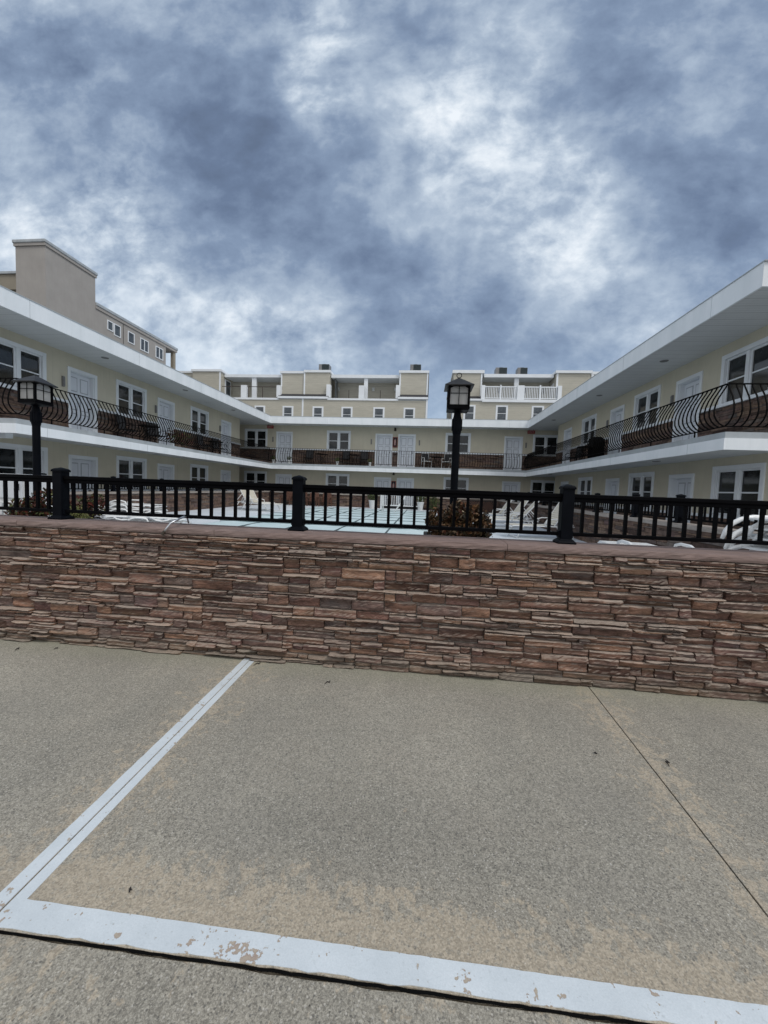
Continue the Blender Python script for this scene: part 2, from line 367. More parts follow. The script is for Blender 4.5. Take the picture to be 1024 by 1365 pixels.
# ------------------------------------------------------------------ ledgestone layout (skyline packing)
def stones(mb, length, height, seed, ux=.055, uz=.0185, hi=False, d0=.0, dv=.03, M4=None, hmax=4, wmin=3, wmax=9):
    """stones laid against the plane y=0, sticking out to -y, x in 0..length, z in 0..height"""
    r = random.Random(seed); nc = max(1, int(round(length/ux))); ux = length/nc; nz = int(round(height/uz)); uz = height/nz
    sky = [0]*nc
    while True:
        lo = min(sky)
        if lo >= nz: break
        i = sky.index(lo); j = i
        while j < nc and sky[j] == lo: j += 1
        run = j - i
        w = min(run, r.randint(wmin, wmax))
        if 0 < run - w < 2: w = run
        left = sky[i-1] if i > 0 else nz; right = sky[i+w] if i+w < nc else nz
        h = r.choice([1,1,2,2,3,3,4,5] if hi else [1,2,2,3])
        opts = [q - lo for q in (left, right) if 1 <= q - lo <= 5 and q < nz]
        if opts and (r.random() < .72 or w < 3): h = r.choice(opts)
        h = min(h, nz - lo)
        if nz - lo - h == 1: h += 1
        for k in range(i, i+w): sky[k] = lo + h
        x0, x1, z0, z1 = i*ux, (i+w)*ux, lo*uz, (lo+h)*uz
        dep = d0 + r.random()*dv * (1.5 if h <= 1 else (1.15 if h == 2 else .75))
        t = r.random()
        if h == 1 and r.random() < .6: t = r.choice([.86, .45, .6])
        g = .0022 if hi else .004
        if not hi:
            b = M4
            y = -dep-.012
            vs = [(x0+g, y, z0+g), (x1-g, y-.004*r.random(), z0+g), (x1-g, y-.006*r.random(), z1-g), (x0+g, y, z1-g), (x0, .0, z0), (x1, .0, z0), (x1, .0, z1), (x0, .0, z1)]
            vs = [Vector(q) for q in vs]
            if M4: vs = [M4 @ q for q in vs]
            mb.add(vs, ((0,1,2,3),(0,4,5,1),(1,5,6,2),(2,6,7,3),(3,7,4,0)), t)
        else:
            nx = max(3, int((x1-x0)/.022)); nzz = max(3, int((z1-z0)/.0125)+1)
            vs = []; fs = []; ph = r.random()*9; slope = r.uniform(-.006, .006); tl = r.uniform(-.008, .008)
            for a in range(nzz+1):
                for c in range(nx+1):
                    fx, fz = c/nx, a/nzz
                    ex = min(fx, 1-fx)*nx; ez = min(fz, 1-fz)*nzz
                    back = 0
                    if ez < .5: back += .006 + r.random()*.005
                    if ex < .5: back += .003 + r.random()*.005
                    lay = .0035*math.sin(fz*7+ph) + .003*math.sin(fx*5*(x1-x0)/.2+ph*2)
                    y = -(dep + .02 + lay + slope*(fx-.5) + tl*(fz-.5)*2 + r.uniform(-.0022, .0022) - back)
                    jx = r.uniform(-.002, .002) if 0 < c < nx else (r.uniform(0, .003) if c == 0 else -r.uniform(0, .003))
                    wob = .0028*math.sin(fx*6+ph*3)+r.uniform(-.0012, .0012)
                    zz = z0+g+(z1-z0-2*g)*fz + (wob if 0 < a < nzz else (abs(wob) if a == 0 else -abs(wob)))
                    vs.append((x0+g+(x1-x0-2*g)*fx+jx, y, zz))
            for a in range(nzz):
                for c in range(nx):
                    q = a*(nx+1)+c; fs.append((q, q+1, q+nx+2, q+nx+1))
            # rim back to wall
            rim = [c for c in range(nx+1)] + [a*(nx+1)+nx for a in range(1, nzz+1)] + [nzz*(nx+1)+c for c in range(nx-1, -1, -1)] + [a*(nx+1) for a in range(nzz-1, 0, -1)]
            base = len(vs)
            for q in rim: vs.append((vs[q][0], 0.012, vs[q][2]))
            L = len(rim)
            for k in range(L): fs.append((rim[k], base+k, base+(k+1)%L, rim[(k+1)%L]))
            mb.add(vs, fs, t)
    return mb

# ------------------------------------------------------------------ ground, parking slabs, markings
g = MB(); g.add([(-900,-400,-.2),(900,-400,-.2),(900,1500,-.2),(-900,1500,-.2)], [(0,1,2,3)])
tag(g.build('ground', M['ground']), kind='structure')
def yfront(x): return 1.072 + .0188*(x+1.35)      # front edge of the slabs
g = MB(); vs = [(-9, -6, -.006)] + [(9, -6, -.006)] + [(9-.06*i, yfront(9-.06*i)-.0105+rnd.uniform(-.003, .003), -.006) for i in range(301)]
nn = len(vs); vs += [(x, y, -.19) for x, y, z in vs]
g.add(vs, [tuple(range(nn))] + [(i, i+nn, (i+1)%nn+nn, (i+1)%nn) for i in range(nn)])
tag(g.build('lower_pavement', M['concrete_low']), kind='structure')
def slab(x0a, x0b, x1a, x1b):
    m = MB(); k = 60
    top = []; 
    for i in range(k+1):
        f = i/k; x = x0a + (x1a-x0a)*f; top.append((x, yfront(x)+rnd.uniform(-.0025, .0025)))
    vs = [(x, y, 0) for x, y in top] + [(x1b, 3.3, 0), (x0b, 3.3, 0)]
    nn = len(vs); vs += [(x, y, -.19) for x, y, z in vs]
    m.add(vs, [tuple(range(nn))] + [(i, i+nn, (i+1)%nn+nn, (i+1)%nn) for i in range(nn)])
    return tag(m.build('parking_slab', M['concrete']), kind='structure')
slab(-8, -8, -1.397, -1.429)
slab(-1.391, -1.423, 1.290, 1.345)
slab(1.298, 1.353, 8, 8)
def sheet(pts, name, mat, z=.0025, ragged=0):
    m = MB(); vs = [(x, y, z) for x, y in pts]; nn = len(vs); vs += [(x, y, .0002) for x, y in pts]
    m.add(vs, [tuple(range(nn))] + [(i, i+nn, (i+1)%nn+nn, (i+1)%nn) for i in range(nn)])
    return m.build(name, mat)
FM = simple('gap_shade_strip', (.006, .006, .006), 1., spec=0.)  # near-black strips paint the shade of the dirty open slab gaps
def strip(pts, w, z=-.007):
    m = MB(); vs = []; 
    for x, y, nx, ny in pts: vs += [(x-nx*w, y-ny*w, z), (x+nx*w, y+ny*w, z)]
    m.add(vs, [(2*i, 2*i+1, 2*i+3, 2*i+2) for i in range(len(pts)-1)]); tag(m.build('gap_shade_strip', FM), kind='structure')
strip([(-1.394, 1.09, 1, 0), (-1.426, 3.2, 1, 0)], .006)
strip([(1.294, 1.13, 1, 0), (1.349, 3.2, 1, 0)], .006)
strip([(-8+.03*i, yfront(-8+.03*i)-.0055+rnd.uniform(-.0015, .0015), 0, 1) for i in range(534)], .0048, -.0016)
def rag(p, q, k, amp):
    return [(p[0]+(q[0]-p[0])*i/k + rnd.uniform(-amp, amp)*.2, p[1]+(q[1]-p[1])*i/k + rnd.uniform(-amp, amp)) for i in range(k+1)]
def lx(y): return -1.394 - (y-1.07)*.0163       # joint line
m = rag((-1.484, 3.14), (-1.458, 1.075), 50, .0); m = [(x+rnd.uniform(-.0015, .0015), y) for x, y in m]
sheet([*m, (lx(1.075)-.004, 1.075), (lx(3.14)-.004, 3.14)], 'painted_line', M['paint'])['kind'] = 'structure'
pts = [(lx(3.14)+.004, 3.14), (lx(1.075)+.004, 1.075)]
pts += [(x, yfront(x)+.003+rnd.uniform(-.003, .0035)) for x in [-1.38+i*.04 for i in range(67)]]
xe = 1.288; pts += [(xe, yfront(xe)+.004), (xe, 1.192)]
pts += [(x, 1.165+.0118*(x+1.345)+rnd.uniform(-.0012, .0012)) for x in [xe-.04*i for i in range(1, 66)]]
pts += [(-1.3445, 1.165), (-1.381, 3.14)]
sheet(pts, 'painted_line', M['paint'])['kind'] = 'structure'
pts = [(1.31, yfront(1.31)+.004), (5, yfront(5)+.004), (5, 1.24), (1.31, 1.196)]
sheet(pts, 'painted_line', M['paint'])['kind'] = 'structure'

# twigs and dead bits on the slab
TW = [(-.68,2.85,.05,'small dark curled twig on the concrete, nearest the wall centre'),(1.43,2.29,.045,'small twig lying right of the bare concrete joint'),(-3.45,2.95,.05,'brown twig on the concrete near the left wall foot'),(1.05,2.31,.02,'tiny dark seed husk left of the bare concrete joint'),(-1.33,3.05,.06,'thin curved twig at the wall foot beside the painted line'),(-1.01,1.24,.012,'tiny dark husk beside the front painted line'),(-3.15,3.02,.03,'short brown twig at the wall foot, far left')]
for i, (x, y, s, lb) in enumerate(TW):
    m = MB(); a = rnd.random()*6
    m.tube([(-s*.6*math.cos(a), -s*.6*math.sin(a), .004), (-s*.1, s*.12, .009), (s*.25, .0, .006), (s*.5*math.cos(a), s*.5*math.sin(a), .011)], [.002, .004, .004, .0015], 6)
    m.tube([(s*.1, .0, .007), (s*.2, s*.3, .012)], [.003, .001], 5)
    tag(m.build('twig', M['soil'], loc=(x, y, 0)), lb, 'twig', 'twigs on the parking slab')

# ------------------------------------------------------------------ front stone wall
FW = empty('stone_wall', (0, 3.17, 0)); tag(FW, 'long brown ledgestone retaining wall with mauve stone cap in the foreground', 'wall')
m = MB(); m.box(-6.2, 4.6, .0, .30, -.05, 1.05); m.build('wall_core', M['cap_far'], FW)
m = MB(); stones(m, 9.6, 1.045, 5, hi=True, dv=.042, ux=.045, wmin=2, wmax=8)
so = m.build('stone_veneer', M['stone'], FW, tints=True, loc=(-5.3, 0, 0))
xs = [-6.2, -4.4, -2.6, -1.02 - .0, .62, 2.4, 4.6]   # cap slabs with joints
jn = [-6.2, -3.63, -1.765, .66, 2.55, 4.6]
for a, b in zip(jn[:-1], jn[1:]):
    m = MB(); k = 36; z0, z1 = 1.05, 1.10
    L = b-a-.004
    prof = [(-.05, 1.05), (-.053, 1.066), (-.051, 1.084), (-.046, 1.097), (-.038, 1.101), (.06, 1.103), (.2, 1.103), (.33, 1.101), (.336, 1.095), (.336, 1.05)]
    vs = []
    for i in range(k+1):
        x = a+.002+L*i/k
        for q, (y, z) in enumerate(prof):
            j = rnd.uniform(-.0045, .0045) if q < 3 else (rnd.uniform(-.0015, .0015) if q < 5 else 0)
            vs.append((x, y+j, z+(j*.3 if q > 0 else 0)))
    P = len(prof); fs = [(i*P+q, i*P+q+1, (i+1)*P+q+1, (i+1)*P+q) for i in range(k) for q in range(P-1)]
    fs += [(i*P+P-1, i*P, (i+1)*P, (i+1)*P+P-1) for i in range(k)]
    fs += [tuple(range(P))[::-1], tuple(range(k*P, (k+1)*P))]
    m.add(vs, fs); m.build('cap_stone', M['cap'], FW)

# curved metal pipe over the cap
PT = empty('drain_pipe', (-2.12, 3.1, 1.06)); tag(PT, 'short curved silver pipe hooked over the stone wall cap', 'pipe')
m = MB(); m.tube([(-.07,-.025,0),(-.045,-.012,.045),(-.02,.0,.085),(.01,.08,.118),(-.03,.2,.125),(-.05,.28,.105),(-.09,.36,.055)], .0085, 10); m.build('pipe', M['steel'], PT, smooth=True)
m = MB(); m.tube([(-.078,-.03,-.016),(-.064,-.022,.012)], .0135, 8); m.tube([(-.066,-.028,-.03),(-.068,-.028,-.012)], .007, 8); m.build('coupling', M['bronze'], PT)

# ------------------------------------------------------------------ picket fences
def fence(name, label, p0, p1, zbase, posts, spacing=.114, far=False, start=None, group=None):
    """p0->p1 along the ground; posts: list of distances"""
    p0 = Vector(p0); p1 = Vector(p1); d = p1-p0; L = d.length; ang = math.atan2(d.y, d.x)
    E_ = empty(name, (p0.x, p0.y, zbase), ang); tag(E_, label, 'fence', group)
    ps = sorted(posts)
    m = MB()
    m.box(0, L, -.028, .028, .378, .413); m.box(0, L, -.017, .017, .345, .38)
    m.build('top_rail', M['black'], E_, bevel=0 if far else .006)
    m = MB(); m.box(0, L, -.02, .02, .066, .096); m.build('bottom_rail', M['black'], E_, bevel=0 if far else .004)
    h = .046
    pm = None
    for q in ps:
        if pm is None:
            m = MB(); m.box(-h, h, -h, h, 0, .455)
            m.box(-h-.008, h+.008, -h-.008, h+.008, .45, .466)
            m.lathe([(h+.008, .466), (h-.004, .478), (.004, .492)], 4, sq=True)
            pm = m.build('post', M['post'], E_, loc=(q, 0, 0), bevel=0 if far else .004)
            m = MB(); m.lathe([(h+.024, .0), (h+.026, .014), (h+.018, .026), (h+.006, .036), (h+.003, .04)], 4, sq=True); m.build('base_skirt', M['post'], pm)
            for sx in (-1, 1):
                m = MB(); m.box(sx*h-.012, sx*h+.012, -.03, .03, .05, .108)
                m.build('rail_bracket', M['post'], pm, bevel=0 if far else .005)
        else:
            c = copy_tree(pm, loc=(q, 0, 0))
    xs = []
    if start is not None:
        seg = [0]+ps+[L]
    bounds = ps if ps else [0, L]
    full = [0.0]+[q for q in ps if q > .05]+([L] if not ps or ps[-1] < L-.05 else [])
    if ps and ps[0] < .05: full = ps + ([L] if ps[-1] < L-.05 else [])
    for a, b in zip(full[:-1], full[1:]):
        span = b-a; k = max(1, int(round((span-.26)/spacing))+1) if span > .4 else 0
        for i in range(k):
            xs.append(a+.13+(span-.26)*(i/(k-1) if k > 1 else .5))
    m = MB(); m.box(-.0118, .0118, -.0118, .0118, .09, .36)
    pk = m.build('picket', M['black'], E_, loc=(xs[0], 0, 0))
    for x in xs[1:100]:
        c = pk.copy(); COL.objects.link(c); c.location = (x, 0, 0)
    if len(xs) > 100:
        m = MB()
        for x in xs[100:]: m.box(x-.0118, x+.0118, -.0118, .0118, .09, .36)
        o = m.build('far_pickets', M['black'], E_); o['kind'] = 'stuff'
    return E_
fence('picket_fence', 'black picket fence with square posts on top of the foreground stone wall', (-6.0, 3.36, 0), (4.4, 3.36, 0), 1.10, [.24, 2.57, 4.89, 7.165, 9.45])
# inner court walls (stone both sides) + fences
def court_wall(label, x0, y0, x1, y1, seed, z0=.0):
    p0 = Vector((x0, y0, 0)); d = Vector((x1-x0, y1-y0, 0)); L = d.length; a = math.atan2(d.y, d.x)
    E_ = empty('stone_wall', (x0, y0, 0), a); tag(E_, label, 'wall')
    m = MB(); m.box(0, L, .0, .2, z0, 1.03); m.build('wall_core', M['cap_far'], E_)
    m = MB(); stones(m, L, .75, seed, ux=.07, uz=.03, dv=.02, M4=Matrix.Translation((0, 0, .28)))
    m.build('stone_veneer', M['stone_far'], E_, tints=True)
    m = MB(); k = max(2, int(L/1.6))
    for i in range(k): m.box(L*i/k+.002, L*(i+1)/k-.002, -.07, .27, 1.03, 1.10)
    m.build('cap', M['cap_far'], E_)
    return E_
# left court wall faces +x : local -y must be +x  -> direction +Y (ang 90): local -y = +x  ok
court_wall('brown ledgestone court wall along the left side of the pool deck', -9.85, 3.6, -9.85, 23.8, 21)
court_wall('brown ledgestone court wall along the right side of the pool deck', 4.25, 23.8, 4.25, 5.15, 22)
court_wall('brown ledgestone wall at the far end of the pool, left of the white gate', -9.65, 23.8, -2.75, 23.8, 23)
court_wall('brown ledgestone wall at the far end of the pool, right of the white gate', -.05, 23.8, 4.05, 23.8, 24)
fence('picket_fence', 'black picket fence on the left court wall', (-9.9, 9.2, 0), (-9.9, 23.7, 0), 1.10, [.0, 2.3, 4.6, 6.9, 9.2, 11.5, 13.8], far=True)
fence('picket_fence', 'black picket fence on the right court wall', (4.32, 5.15, 0), (4.32, 23.7, 0), 1.10, [.06, 1.97, 3.38, 5.2, 7.4, 9.6, 11.8, 14., 16.2, 18.4], far=True)
fence('picket_fence', 'black picket fence on the far pool wall, left of the white gate', (-9.6, 23.9, 0), (-2.8, 23.9, 0), 1.10, [.1, 2.3, 4.6, 6.75], far=True)
fence('picket_fence', 'black picket fence on the far pool wall, right of the white gate', (0, 23.9, 0), (4.1, 23.9, 0), 1.10, [.05, 2., 4.0], far=True)

# deck, pool
m = MB(); m.add([(-9.85,3.5,.3),(8.5,3.5,.3),(8.5,5.16,.3),(4.25,5.16,.3),(4.25,24.9,.3),(-9.85,24.9,.3)], [(0,1,2,3,4,5)]); tag(m.build('pool_deck', M['deck']), kind='structure')
m = MB(); m.add([(-13,3.5,.08),(9,3.5,.08),(9,26,.08),(-13,26,.08)], [(0,1,2,3)]); tag(m.build('walkway', M['grey_edge']), kind='structure')
PC = empty('pool_cover', (0,0,.3)); tag(PC, 'pale turquoise pool cover with dark seams over the swimming pool', 'pool cover')
m = MB(); k = 40; kk = 60; vs = []
for j in range(kk+1):
    for i in range(k+1):
        x = -6.25+6.35*i/k; y = 6+16*j/kk
        e = min(i, k-i, j, kk-j)/2.
        vs.append((x, y, .012+min(1, e)*(.03+.012*math.sin(x*4.7)*math.sin(y*4.2)+rnd.uniform(-.003, .003))))
m.add(vs, [(j*(k+1)+i, j*(k+1)+i+1, (j+1)*(k+1)+i+1, (j+1)*(k+1)+i) for j in range(kk) for i in range(k)])
m.build('cover_sheet', M['cover'], PC, smooth=True)
m = MB()
for x in (-4.95, -3.65, -2.32, -.98): m.box(x-.022, x+.022, 6, 22, .045, .060)
for i in range(11):
    y = 7.2+i*1.4; m.box(-6.25, .1, y-.02, y+.02, .045, .058)
m.build('cover_strap', M['seam'], PC)
m = MB(); m.box(-6.55, -6.25, 5.7, 22.3, 0, .03); m.box(.1, .4, 5.7, 22.3, 0, .03); m.box(-6.25, .1, 22, 22.3, 0, .03); m.box(-6.25, .1, 5.7, 6, 0, .03)
m.build('coping', M['deck'], PC)

# ------------------------------------------------------------------ motel building
B = empty('motel_building', (0, 0, 0)); tag(B, 'U-shaped two-storey beige motel with white eaves around the pool', 'building')
ZU, ZG = 2.88, .08
XL, XR, YB = -11.49, 7.43, 25.25
EL, ER, EY = -9.87, 5.88, 24.0
# door prototype: faces -y, origin bottom centre on wall plane
def make_door():
    m = MB(); w, h = .46, 2.05
    m.box(-w-.1, -w, -.03, .03, 0, h); m.box(w, w+.1, -.03, .03, 0, h); m.box(-w-.1, w+.1, -.032, .03, h, h+.11)
    m.box(-w-.02, -w+.015, .02, .2, 0, h); m.box(w-.015, w+.02, .02, .2, 0, h); m.box(-w-.02, w+.02, .02, .2, h-.015, h+.02)
    fr = m.build('door_frame', M['white'], B, bevel=.004)
    m = MB(); m.box(-w+.012, w-.012, .15, .19, 0, h-.018)
    for (a, b, c, d) in ((-.36,-.05,1.45,1.92),(.05,.36,1.45,1.92),(-.36,-.05,.85,1.37),(.05,.36,.85,1.37),(-.36,-.05,.15,.75),(.05,.36,.15,.75)):
        m.box(a, b, .146, .152, c, d, mi=1); m.box(a+.03, b-.03, .138, .148, c+.03, d-.03)
    lf = m.build('door', [M['door'], M['door_groove']], fr)
    m = MB(); m.lathe([(.0, 0), (.028, .0), (.03, .012), (.012, .02), (.012, .04), (.028, .05), (.028, .07), (0.001, .078)], 12)
    kb = m.build('handle', M['bronze'], fr); kb.rotation_euler = (R(90), 0, 0); kb.location = (.37, .15, .98)
    return fr
def make_window(w=.79, h=1.12, c=.11, twin=True, par=B):
    m = MB()
    m.box(-w, -w+c, -.03, .03, 0, h); m.box(w-c, w, -.03, .03, 0, h); m.box(-w, w, -.033, .03, h, h+.11 if twin else h+.08)
    if not twin: m.box(-w, w, -.04, .03, -.08, 0)
    fr = m.build('window', M['white'], par, bevel=.004)
    m = MB(); iw = w-c; t = .045
    halves = [(-iw, -.05), (.05, iw)] if twin else [(-iw, iw)]
    if twin: m.box(-.05, .05, .0, .09, 0, h)
    for a, b in halves:
        m.box(a, a+t, .03, .08, 0, h); m.box(b-t, b, .03, .08, 0, h); m.box(a+t, b-t, .03, .08, 0, t); m.box(a+t, b-t, .03, .08, h-t, h)
        m.box(a+t, b-t, .045, .085, h*.5-.015, h*.5+.02)
    if not twin: m.v = [(x, y-.07, z) for x, y, z in m.v]
    m.build('sash', M['white'], fr, bevel=.003)
    for a, b in halves:
        m = MB(); m.box(a+t-.01, b-t+.01, .062 if twin else -.008, .07 if twin else -.002, t-.01, h-t+.01)
        m.build('pane', M['glass'] if twin else M['glass2'], fr)
    return fr
door0 = make_door(); win0 = make_window()
used = {'d': False, 'w': False}
def put(kind, loc, rz):
    p = door0 if kind == 'd' else win0
    if not used[kind]:
        used[kind] = True; p.location = loc; p.rotation_euler = (0,0,rz); return p
    return copy_tree(p, loc=loc, rz=rz)
def facade(org, rz, L, feats, name):
    """feats: list of (kind, s). Wall panels with openings, wainscot, doors, windows for both floors"""
    mw = MB(); ops = []
    for k, s in feats:
        for z in (ZU, ZG):
            ops.append((s-.46, s+.46, z, z+2.05) if k == 'd' else (s-.68, s+.68, z+1.07, z+2.19))
    ss = sorted({0, L, *[o[0] for o in ops], *[o[1] for o in ops]}); zs = sorted({0, 5.46, *[o[2] for o in ops], *[o[3] for o in ops]})
    for a, b in zip(ss[:-1], ss[1:]):
        for c, d in zip(zs[:-1], zs[1:]):
            mx_, mz_ = (a+b)/2, (c+d)/2
            if any(o[0] < mx_ < o[1] and o[2] < mz_ < o[3] for o in ops): continue
            mw.add([(a,0,c),(b,0,c),(b,0,d),(a,0,d)], [(0,1,2,3)])
    mw.add([(0,0,0),(0,.2,0),(0,.2,5.46),(0,0,5.46)], [(3,2,1,0)]); mw.add([(L,0,0),(L,.2,0),(L,.2,5.46),(L,0,5.46)], [(0,1,2,3)])
    mw.build(name, M['wall'], B, loc=org, rot=rz)
    W4 = Matrix.Translation(org) @ Matrix.Rotation(rz, 4, 'Z')
    for k, s in feats:
        for z in (ZU, ZG):
            put(k, W4 @ Vector((s, 0, z if k == 'd' else z+1.07)), rz)
            if k == 'd':
                pass
    ds = sorted(s for k, s in feats if k == 'd'); cuts = [0] + [q for s in ds for q in (s-.565, s+.565)] + [L]
    segs = [(cuts[i], cuts[i+1]) for i in range(0, len(cuts), 2)]
    for z in (ZU, ZG):
        ms = MB(); mc = MB()
        for i, (a, b) in enumerate(segs):
            if b-a < .05: continue
            stones(ms, b-a, .99, int(a*100)+int(org[0])+int(z), ux=.07, uz=.03, dv=.018, M4=Matrix.Translation((a, -.01, z)))
            ms.box(a, b, -.012, .0, z, z+.99)
            mc.box(a, b, -.085, .0, z+.99, z+1.068)
        ms.build('stone_wainscot', M['stone_far'], B, loc=org, rot=rz, tints=True)
        mc.build('white_ledge', M['white'], B, loc=org, rot=rz)
facade(Vector((XL, 9.0, 0)), R(90), 14.17, [('w', 1.02), ('d', 3.08), ('w', 5.27), ('d', 7.29), ('w', 9.87), ('d', 12.5)], 'side_wall')
facade(Vector((XR, 23.5, 0)), R(-90), 14.4, [('w', 13.26), ('d', 11.22), ('w', 9.06), ('d', 7.0), ('w', 4.31), ('d', 1.63)], 'side_wall')
facade(Vector((-16, YB, 0)), 0, 28, [('w', 4.62), ('d', 6.58), ('w', 10.24), ('d', 13.22), ('d', 14.7), ('w', 17.93), ('d', 21.35), ('w', 23.31)], 'rear_wall')
m = MB(); m.box(-19, XL-.2, 9.0, 23.17, 0, 5.45); m.build('wing_body', M['wall'], B)
m = MB(); m.box(XR+.2, 15, 9.1, 23.5, 0, 5.45); m.build('wing_body', M['wall'], B)
m = MB(); m.box(-16, 12, YB+.2, 31, 0, 5.45); m.build('wing_body', M['wall'], B)
# front faces of the wings
m = MB(); m.box(-19, XL, 8.98, 9.0, 0, 5.45); m.box(XR, 15, 9.08, 9.1, 0, 5.45); m.build('end_wall', M['wall'], B)
# soffits
def flat(name, mat, x0, x1, y0, y1, z, t=.03):
    m = MB(); m.box(x0, x1, y0, y1, z, z+t); return m.build(name, mat, B)
def ring(name, mat, z0, z1, yf, off=0., th=.04, split=None):
    """edge band following the U: left run, back run, right run, two front runs"""
    e = off
    m = MB()
    m.box(EL-th-e, EL-e, yf+e, EY+e, z0, z1)
    m.box(ER+e, ER+th+e, yf+e, EY+e, z0, z1)
    m.box(EL-e-th, ER+e+th, EY+e, EY+e+th, z0, z1)
    m.box(-19, EL-e, yf+e-th, yf+e, z0, z1); m.box(ER+e, 15, yf+e-th, yf+e, z0, z1)
    return m.build(name, mat, B)
ring('roof_fascia', M['fascia'], 5.385, 5.815, 7.96)
ring('roof_drip_edge', M['grey_edge'], 5.815, 5.835, 7.96, off=-.012, th=.06)
ring('balcony_fascia', M['fascia'], 2.525, 2.755, 8.55)
ring('balcony_edge', M['grey_edge'], 2.755, 2.882, 8.55, off=.03)
m = MB()
for x, y in ((EL+.002, 8.45+3.1), (EL+.002, 20.2)): pass
for (z0, z1, ys) in ((5.385, 5.815, (8.9, 12.6, 16.3, 20.)), (2.525, 2.755, (9.3, 13., 16.7, 20.4))):
    for y in ys:
        m.box(EL, EL+.0025, y, y+.006, z0, z1); m.box(ER-.0025, ER, y+.3, y+.306, z0, z1)
    for x in (-6.2, -2.5, 1.2, 4.8): m.box(x, x+.006, EY-.0025, EY, z0, z1)
fj = m.build('fascia_joint', M['grey_edge'], B); fj['kind'] = 'stuff'
for z, yf in ((5.45, 7.97), (2.585, 8.56)):
    flat('soffit', M['soffit_side'], -19, EL-.04, yf, 23.9, z); flat('soffit', M['soffit_side'], ER+.04, 15, yf, 23.9, z)
    flat('soffit', M['soffit_back'], -19, 15, EY+.04 if False else 24.04, YB+.3, z)
    flat('soffit', M['soffit_back'], -19, EL-.04, 23.9, 24.04, z); flat('soffit', M['soffit_back'], ER+.04, 15, 23.9, 24.04, z)
# roof deck / balcony floor
for nm, z0, z1, yf in (('roof', 5.5, 5.8, 8.0), ('balcony_floor', 2.64, 2.878, 8.6)):
    m = MB(); m.box(-19, EL-.075, yf, 24.08, z0, z1); m.box(ER+.075, 15, yf, 24.08, z0, z1); m.box(-19, 15, 24.08, 25.2 if nm != 'roof' else 31, z0, z1)
    m.build(nm, M['grey_edge'], B)
# ceiling lights
for (x, y) in ((-10.6, 12.0), (-10.5, 16.15), (-10.5, 20.4), (6.66, 12.2), (6.62, 16.3), (6.6, 21.7)):
    for z in (5.45, 2.585):
        m = MB(); m.lathe([(.001, -.004), (.07, -.004), (.078, -.018), (.105, -.012), (.11, .0)], 20)
        m.build('ceiling_light', M['ac'], B, loc=(x, y, z))
for z in (0, -2.8):
    m = MB(); m.lathe([(.05, .12), (.06, .1), (.06, .0), (.085, -.02), (.08, -.06), (.04, -.1)], 12); m.build('door_lamp', M['bronze'], B, loc=(-2.07, YB-.12, 5.3+z))
    m = MB(); m.box(-.15, .15, -.12, 0, -.32, .32); m.box(-.115, .115, -.128, -.118, -.285, .285, mi=1)
    c_ = m.build('extinguisher_cabinet', [M['red'], M['darkfab']], B, loc=(-2.05, YB, 4.5+z), bevel=.004)
    m = MB(); m.lathe([(.001, -.2), (.05, -.19), (.052, .1), (.03, .14), (.015, .16), (.02, .2)], 12); m.build('extinguisher', M['red_letter'], c_, loc=(0, -.16, 0), smooth=True)
# small sconces beside doors
for (x, y, rz) in ((-3.6, YB, 0), (-.5, YB, 0), (4.6+1.5, YB, 0), (-10.2, YB, 0), (XL, 11.35, R(90)), (XL, 15.6, R(90)), (XL, 20.8, R(90)), (XR, 12.98, R(-90)), (XR, 17.25, R(-90))):
    m = MB(); m.box(-.035, .035, -.06, 0, 0, .32); m.box(-.028, .028, -.075, -.06, .03, .29)
    for z in (4.35, 1.55): 
        if z < 2: continue
        m.build('sconce', M['ac'], B, loc=(x, y, z), rot=rz, bevel=.006)
# exit signs
def text_part(body, size, mat, parent, loc, rot, ext=.004):
    cu = bpy.data.curves.new('lettering', 'FONT'); cu.body = body; cu.size = size; cu.extrude = ext; cu.align_x = 'CENTER'; cu.align_y = 'CENTER'
    cu.materials.append(mat); o = bpy.data.objects.new('lettering', cu); COL.objects.link(o); 
    bpy.context.view_layer.update()
    me = bpy.data.meshes.new_from_object(o.evaluated_get(bpy.context.evaluated_depsgraph_get())); me.materials.clear(); me.materials.append(mat)
    bpy.data.objects.remove(o); o = bpy.data.objects.new('lettering', me); COL.objects.link(o)
    o.parent = parent; o.location = loc; o.rotation_euler = rot; return o
for x in (-10.27, 6.3):
    m = MB(); m.box(-.22, .22, -.05, 0, -.1, .1); s = m.build('exit_sign', M['red'], B, loc=(x, YB-.3, 5.28), bevel=.006)
    m = MB(); m.tube([(-.12, -.02, .1), (-.12, -.02, .17)], .01, 6); m.tube([(.12, -.02, .1), (.12, -.02, .17)], .01, 6); m.build('hanger', M['red'], s)
    text_part('EXIT', .17, M['red_letter'], s, (0, -.052, 0), (R(90), 0, 0))
# beam under the left balcony
m = MB(); m.box(-11.4, -10.75, 9.02, 9.2, 2.46, 2.585); m.build('beam', M['white'], B)

